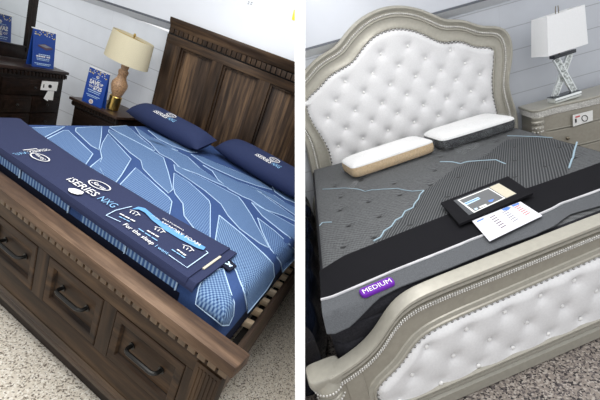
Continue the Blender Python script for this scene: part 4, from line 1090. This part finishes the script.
# ================================================================== RIGHT: bagged pillows
def bag_pillow(label, c, yaw, L, D, T, gus, puff, flap):
    o = thing('bagged_pillow', label, 'pillow', 'R', c, yaw, 'pillows in clear bags')
    def outl(k, d): # superellipse outline
        n = 56; out = []
        for i in range(n):
            a = 2 * pi * i / n; ca_, sa_ = cos(a), sin(a); e = .24
            out.append(((L / 2 + d) * math.copysign(abs(ca_) ** e, ca_), (D / 2 + d) * math.copysign(abs(sa_) ** e, sa_)))
        return out
    G = T * .52
    mb = MB(); rg = [[Vector((a, b, z)) for a, b in outl(0, d)] for z, d in ((.012, -.012), (.022, 0), (G * .7, .004), (G + .012, 0))]
    mb.loft(rg, True, True); mb.build('gusset', gus, o, (0, 0, 0), 60)
    mb = MB(); rg = []
    for k in range(9):
        t = k / 8 * pi / 2; d = cos(t) ** .55 if k < 8 else .02; rg.append([Vector((a * d, b * d, G + .012 + puff * sin(t))) for a, b in outl(0, .002)])
    mb.loft(rg, True, True); mb.build('pillow_top', m_wpil, o, (0, 0, 0), 80)
    mb = MB(); rnd = random.Random(int(L * 1000)); rg = []
    ph = [rnd.random() * 6 for _ in range(8)]
    for z, d in ((.002, .008), (.008, .018), (G * .6, .014), (G + .03, .012)):
        rg.append([Vector((a + .008 * sin(9 * a + 7 * b + ph[0] + z * 40), b + .008 * sin(8 * a - 9 * b + ph[1]), z)) for a, b in outl(0, d)])
    for k in range(1, 8):
        t = k / 8 * pi / 2; d = cos(t) ** .5; rg.append([Vector((a * d, b * d, G + .02 + (puff + .008) * sin(t) + .004 * sin(20 * a + 14 * b + ph[2]))) for a, b in outl(0, .012)])
    mb.loft(rg, True, False)
    for pts in flap: 
        n = len(pts); mb.add([Vector(p) for p in pts], [tuple(range(n))])
    mb.build('plastic_bag', m_film, o, (0, 0, 0), 70)
    return o
bag_pillow('white pillow with tan gusset in a clear plastic bag', (-.312, 1.645, RMZ + .006), .215, .76, .34, .165, m_tang, .045, [[(-.39, -.20, .02), (-.36, -.22, .006), (-.47, -.36, .005), (-.50, -.30, .005)]])
bag_pillow('white pillow with charcoal gusset in a clear plastic bag', (.462, 1.775, RMZ + .006), .14, .69, .40, .155, m_chg, .05, [[(-.28, -.22, .03), (-.05, -.235, .01), (-.10, -.33, .006), (-.28, -.40, .005), (-.30, -.30, .01)], [(.35, -.20, .03), (.37, .1, .05), (.47, .06, .004), (.45, -.24, .004)]])

# ================================================================== RIGHT: nightstand
RN = .735
rn = thing('nightstand', 'champagne silver nightstand with beaded trim beside the silver bed', 'nightstand', 'R', (1.55, 2.1, 0))
RNO = (1.55, 2.1, 0)
def nsout(d=0, yb=2.24):
    """serpentine top outline: side, turned corner, bowed front"""
    pts = [(1.195 - d, yb)]
    pts += [(1.17 - d, 2.05 - d * .3), (1.152 - d, 1.965 - d), (1.16 - d * .8, 1.925 - d), (1.19 - d * .4, 1.905 - d), (1.235, 1.905 - d), (1.275 + d * .2, 1.925 - d), (1.32, 1.935 - d)]
    for i in range(1, 14):
        t = i / 14; x = 1.32 + .76 * t; pts.append((x, 1.935 - .055 * sin(pi * t) - d))
    pts += [(2.08, 1.935 - d), (2.125, 1.925 - d), (2.165, 1.905 - d), (2.22 + d * .4, 1.905 - d), (2.27 + d * .8, 1.925 - d), (2.30 + d, 1.965 - d), (2.30 + d, 2.05), (2.285 + d, yb)]
    v = [Vector((a, b, 0)) for a, b in pts]; return smooth_line(dense(v, .03), 2)
def nsloft(mb, zs):
    rg = [[Vector((p.x, p.y, z)) for p in nsout(d)] for z, d in zs]; n = len(rg[0])
    mb.loft(rg, True); mb.add(rg[0], [tuple(range(n - 1, -1, -1))]); mb.add(rg[-1], [tuple(range(n))])
mb = MB(); nsloft(mb, [(RN - .022, -.002), (RN - .018, .004), (RN - .006, .005), (RN, -.002)]); mb.build('top', m_silver, rn, RNO, 40)
mb = MB(); nsloft(mb, [(RN - .085, -.02), (RN - .082, -.010), (RN - .03, -.008), (RN - .022, -.012)]); tr = mb.build('frieze', m_bead, rn, RNO, 40)
mb = MB()
for zz in (RN - .034, RN - .047, RN - .060, RN - .073):
    l = nsout(-.008); acc = 0
    for p, q in zip(l, l[1:]):
        Lq = (q - p).length
        while acc < Lq and p.y < 2.2: mb.ball(Vector((p.lerp(q, acc / Lq).x, p.lerp(q, acc / Lq).y, zz)), .0068, 5, 3); acc += .0135
        acc -= Lq
        acc = max(0, acc)
mb.build('beaded_trim', m_bead, tr, RNO, 60)
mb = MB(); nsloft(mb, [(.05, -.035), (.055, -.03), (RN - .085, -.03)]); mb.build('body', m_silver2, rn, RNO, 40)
for xx in (1.205, 2.195):
    mb = MB(); mb.lathe([(.03, .0), (.045, .03), (.03, .06), (.036, .12), (.028, .30), (.034, .50), (.044, .54), (.048, .565), (.040, .58), (.050, .60), (.054, .615), (.046, .63), (.052, .645), (.052, .66)], (xx, 1.952, 0), 20); p = mb.build('corner_post', m_silver, rn, RNO, 40)
    mb = MB()
    for zz in (.60, .56, .52):
        for i in range(9): a = 2 * pi * (i + (zz == .56) * .5) / 9; mb.ball((xx + .043 * cos(a), 1.952 + .043 * sin(a), zz), .0095, 6, 4)
    mb.build('carving', m_bead, p, RNO, 60)
for z0, z1 in ((.505, .655), (.30, .49), (.08, .285)):
    mb = MB(); xs_ = [1.275 + .85 * i / 18 for i in range(19)]
    fy = lambda x: 1.952 - .055 * sin(pi * (x - 1.275) / .85)
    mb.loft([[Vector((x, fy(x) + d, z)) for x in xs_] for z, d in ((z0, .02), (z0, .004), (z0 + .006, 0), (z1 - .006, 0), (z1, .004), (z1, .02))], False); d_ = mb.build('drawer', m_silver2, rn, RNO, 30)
    mb = MB(); mb.tube([Vector((x, fy(x) - .002, z0 + .004)) for x in xs_], .005, 6); mb.build('bead', m_silver, d_, RNO, 60)
    for kx in ((1.455, 1.945) if z0 < .5 else (1.945,)):
        mb = MB(); kz = (z0 + z1) / 2; mb.tube([(kx, fy(kx), kz), (kx, fy(kx) - .018, kz)], .007, 8); mb.ball((kx, fy(kx) - .022, kz), .018, 12, 6, (1, .6, 1)); mb.build('knob', m_bron2, d_, RNO, 60)
tg2p = [spot('R', u, v, y=1.885) for u, v in ((572.8, 115.2), (592.8, 110.2), (592.8, 120.5), (573.2, 126.6))]; c = sum(tg2p, Vector()) / 4
t2 = thing('price_tag', 'white price tag on the top drawer of the silver nightstand', 'tag', 'R', c)
mb = MB(); mb.prism(tg2p, (0, .003, 0)); mb.build('tag_card', m_card, t2, c, 0)
mb = MB(); q = [spot('R', u, v, y=1.8835) for u, v in ((584.7 + 2.9 * cos(a), 118.3 + 2.9 * sin(a)) for a in [2 * pi * i / 20 for i in range(20)])]; ribbon(mb, q, .007, (0, -1, 0), .001, True)
mb.prism([spot('R', u, v, y=1.8825) for u, v in ((575, 119), (576.6, 118.6), (576.8, 122.4), (575.2, 122.8))], (0, .001, 0)); mb.build('tag_print', m_black, t2, c, 0)
mb = MB(); mb.prism([spot('R', u, v, y=1.8825) for u, v in ((575.5, 116.5), (580, 115.3), (580, 116.8), (575.5, 118))], (0, .001, 0)); mb.build('tag_red_print', m_red, t2, c, 0)

# ================================================================== RIGHT: lamp
LC = (1.505, 2.02, RN + .008)
rl = thing('table_lamp', 'crystal X base table lamp with white rectangular shade on the silver nightstand', 'lamp', 'R', LC, .03)
rl.matrix_world = rl.matrix_world @ Matrix.Rotation(math.radians(-2.5), 4, 'Y')
mb = MB(); mb.box(-.125, .125, -.055, .055, .0, .05, .003); b = mb.build('base', m_mirg, rl)
mb = MB(); mb.box(-.126, .126, -.0565, -.055, .022, .027); mb.build('base_seam', m_rough, b, (0, 0, 0), 0)
mb = MB(); mb.box(-.128, .128, -.058, .058, .05, .054, .001); mb.build('base_cover', m_rough, b)
for sgn in (-1, 1):
    mb = MB(); 
    a = Vector((-.085 * sgn, .012 * sgn, .052)); e = Vector((.075 * sgn, .012 * sgn, .40)); t = (e - a).normalized(); wv = Vector((t.z, 0, -t.x)) * .024; dv = Vector((0, .012, 0))
    mb.loft([[p + wv + dv, p - wv + dv, p - wv - dv, p + wv - dv] for p in (a, e)], True, True)
    arm = mb.build('cross_arm', m_crys, rl, (0, 0, 0), 0)
    mb = MB()
    for ss in (-1, 1): mb.loft([[p + wv * ss * 1.12 + dv * 1.1, p + wv * ss * .86 + dv * 1.1, p + wv * ss * .86 - dv * 1.1, p + wv * ss * 1.12 - dv * 1.1] for p in (a, e)], True, True)
    mb.build('mirror_edge', m_mirg, arm, (0, 0, 0), 0)
mb = MB(); mb.box(-.10, .10, -.035, .035, .40, .43, .003); mb.build('top_block', m_rough, rl)
mb = MB(); rg = []
zb, ztp = .455, .775
def sq(w_, d_, z): return [Vector((a * w_ - .035, b * d_, z)) for a, b in ((-1, -1), (1, -1), (1, 1), (-1, 1))]
rings = [sq(.178, .115, zb), sq(.163, .103, ztp), sq(.160, .100, ztp), sq(.175, .112, zb)]
mb.loft(rings + [rings[0]], True); mb.build('lamp_shade', m_wsh, rl, (0, 0, 0), 20)
mb = MB(); mb.tube([(-.03, 0, .43), (-.035, 0, .60)], .007, 8); mb.tube([(-.047, 0, .60), (-.049, 0, .80), (-.045, 0, .83)], .0035, 6); mb.tube([(-.023, 0, .60), (-.021, 0, .80), (-.025, 0, .83)], .0035, 6); mb.tube([(-.195, 0, .76), (.125, 0, .76)], .003, 6); mb.build('harp', m_bron2, rl)

# ================================================================== RIGHT: wrapped mattress beside the bed
wm = thing('wrapped_mattress', 'navy plastic wrapped mattress on the floor beside the silver bed', 'mattress', 'R', (-1.45, .8, 0))
mb = MB(); nz_ = random.Random(4)
def wr(u, v):
    a = 2 * pi * u; x = -1.40 + .30 * math.copysign(abs(cos(a)) ** .4, cos(a)); z = .255 + .255 * math.copysign(abs(sin(a)) ** .4, sin(a)); y = .10 + 1.85 * v
    return Vector((x + .010 * sin(17 * y + 9 * z), y, max(0, z + .006 * sin(23 * y + 5 * x))))
mb.grid(wr, 40, 60); mb.add([wr(i / 40, 0) for i in range(40)], [tuple(range(40))]); mb.add([wr(i / 40, 1) for i in range(40)], [tuple(range(40))])
mb.build('plastic_wrap', m_dkfilm, wm, (-1.45, .8, 0), 60)

# ================================================================== trim everything at the gutter wall
def wmat(o):
    M = o.matrix_basis.copy()
    while o.parent: o = o.parent; M = o.matrix_basis @ M
    return M
nrm_w = (CV2W.to_3x3() @ Vector((1, 0, 20 / F)).normalized())
C0 = CV2W.translation
BAYW = {}
kc = HALF + .003
for o in list(S.objects):
    if o.type != 'MESH' or o.name.startswith('gutter_wall'): continue
    M = wmat(o)
    r = o
    while r.parent: r = r.parent
    Mi = M.inverted()
    ds = [nrm_w.dot(M @ v.co - C0) for v in o.data.vertices]
    if not ds: continue
    # which bay: compare root to both frames
    rl_ = BAY['L'].inverted() @ wmat(r); rr_ = BAY['R'].inverted() @ wmat(r)
    left = abs(rl_.to_3x3()[2][2] - 1) + abs(rl_.to_3x3()[2][0]) < abs(rr_.to_3x3()[2][2] - 1) + abs(rr_.to_3x3()[2][0])
    if r.name.startswith('display_pillow'): left = True
    sg_ = -1 if left else 1
    if all(sg_ * d >= kc for d in ds): continue
    bm = bmesh.new(); bm.from_mesh(o.data)
    co = Mi @ (C0 + nrm_w * (sg_ * kc)); no = (M.to_3x3().transposed() @ nrm_w) * sg_
    g = bmesh.ops.bisect_plane(bm, geom=bm.verts[:] + bm.edges[:] + bm.faces[:], plane_co=co, plane_no=no.normalized(), clear_inner=True)
    ed = [e for e in g['geom_cut'] if isinstance(e, bmesh.types.BMEdge)]
    if ed and o.name.split('.')[0] not in ('white_print', 'ice_blue_print', 'cloth', 'emblem', 'plastic_bag', 'tufted_panel', 'ribbed_zone'):
        try: bmesh.ops.holes_fill(bm, edges=ed, sides=0)
        except Exception: pass
    bm.to_mesh(o.data); bm.free()
for o in list(S.objects):
    if o.type == 'MESH' and not o.data.polygons and not o.children: bpy.data.objects.remove(o)
    elif o.type == 'EMPTY' and not o.children: bpy.data.objects.remove(o)

# ================================================================== light and camera
def lamp_area(name, bay, loc, target, sx, sy, power, col=(1, 1, 1)):
    L = bpy.data.lights.new(name, 'AREA'); L.shape = 'RECTANGLE'; L.size = sx; L.size_y = sy; L.energy = power; L.color = col
    o = bpy.data.objects.new(name, L); COL.objects.link(o)
    p = BAY[bay] @ Vector(loc); t = BAY[bay] @ Vector(target)
    o.matrix_world = Matrix.Translation(p) @ (t - p).to_track_quat('-Z', 'Y').to_matrix().to_4x4(); return o
lamp_area('overhead_light', 'L', (-.95, .45, 2.6), (-.9, .6, 0), 2.6, 1.0, 54, (1, .985, .96))
lamp_area('overhead_light', 'L', (.15, -.35, 2.5), (.05, .2, 0), .9, .9, 15, (1, .985, .96))  # extra lamp, added to brighten the floor and footboard front
lamp_area('overhead_light', 'R', (.4, .5, 2.7), (.4, .7, 0), 2.0, 1.0, 9, (1, .985, .96))
wd = bpy.data.worlds.new('World'); S.world = wd; wd.use_nodes = True
bg = wd.node_tree.nodes['Background']; bg.inputs[0].default_value = (.97, .98, 1, 1); bg.inputs[1].default_value = 1.05
cam = bpy.data.cameras.new('Camera'); co_ = bpy.data.objects.new('Camera', cam); COL.objects.link(co_)
cam.sensor_width = 36; cam.lens = F / 600 * 36; cam.shift_x = (300 - CX) / 600; cam.clip_start = .05; cam.clip_end = 60
co_.location = (0, 0, CAMZ); co_.rotation_euler = (pi / 2 - PITCH, 0, 0)
S.camera = co_
S.view_settings.view_transform = 'Standard'; S.view_settings.look = 'None'; S.view_settings.gamma = 1; S.view_settings.exposure = 0.0
S.view_settings.use_curve_mapping = False
S.cycles.max_bounces = 8; S.cycles.transparent_max_bounces = 16; S.cycles.use_denoising = True
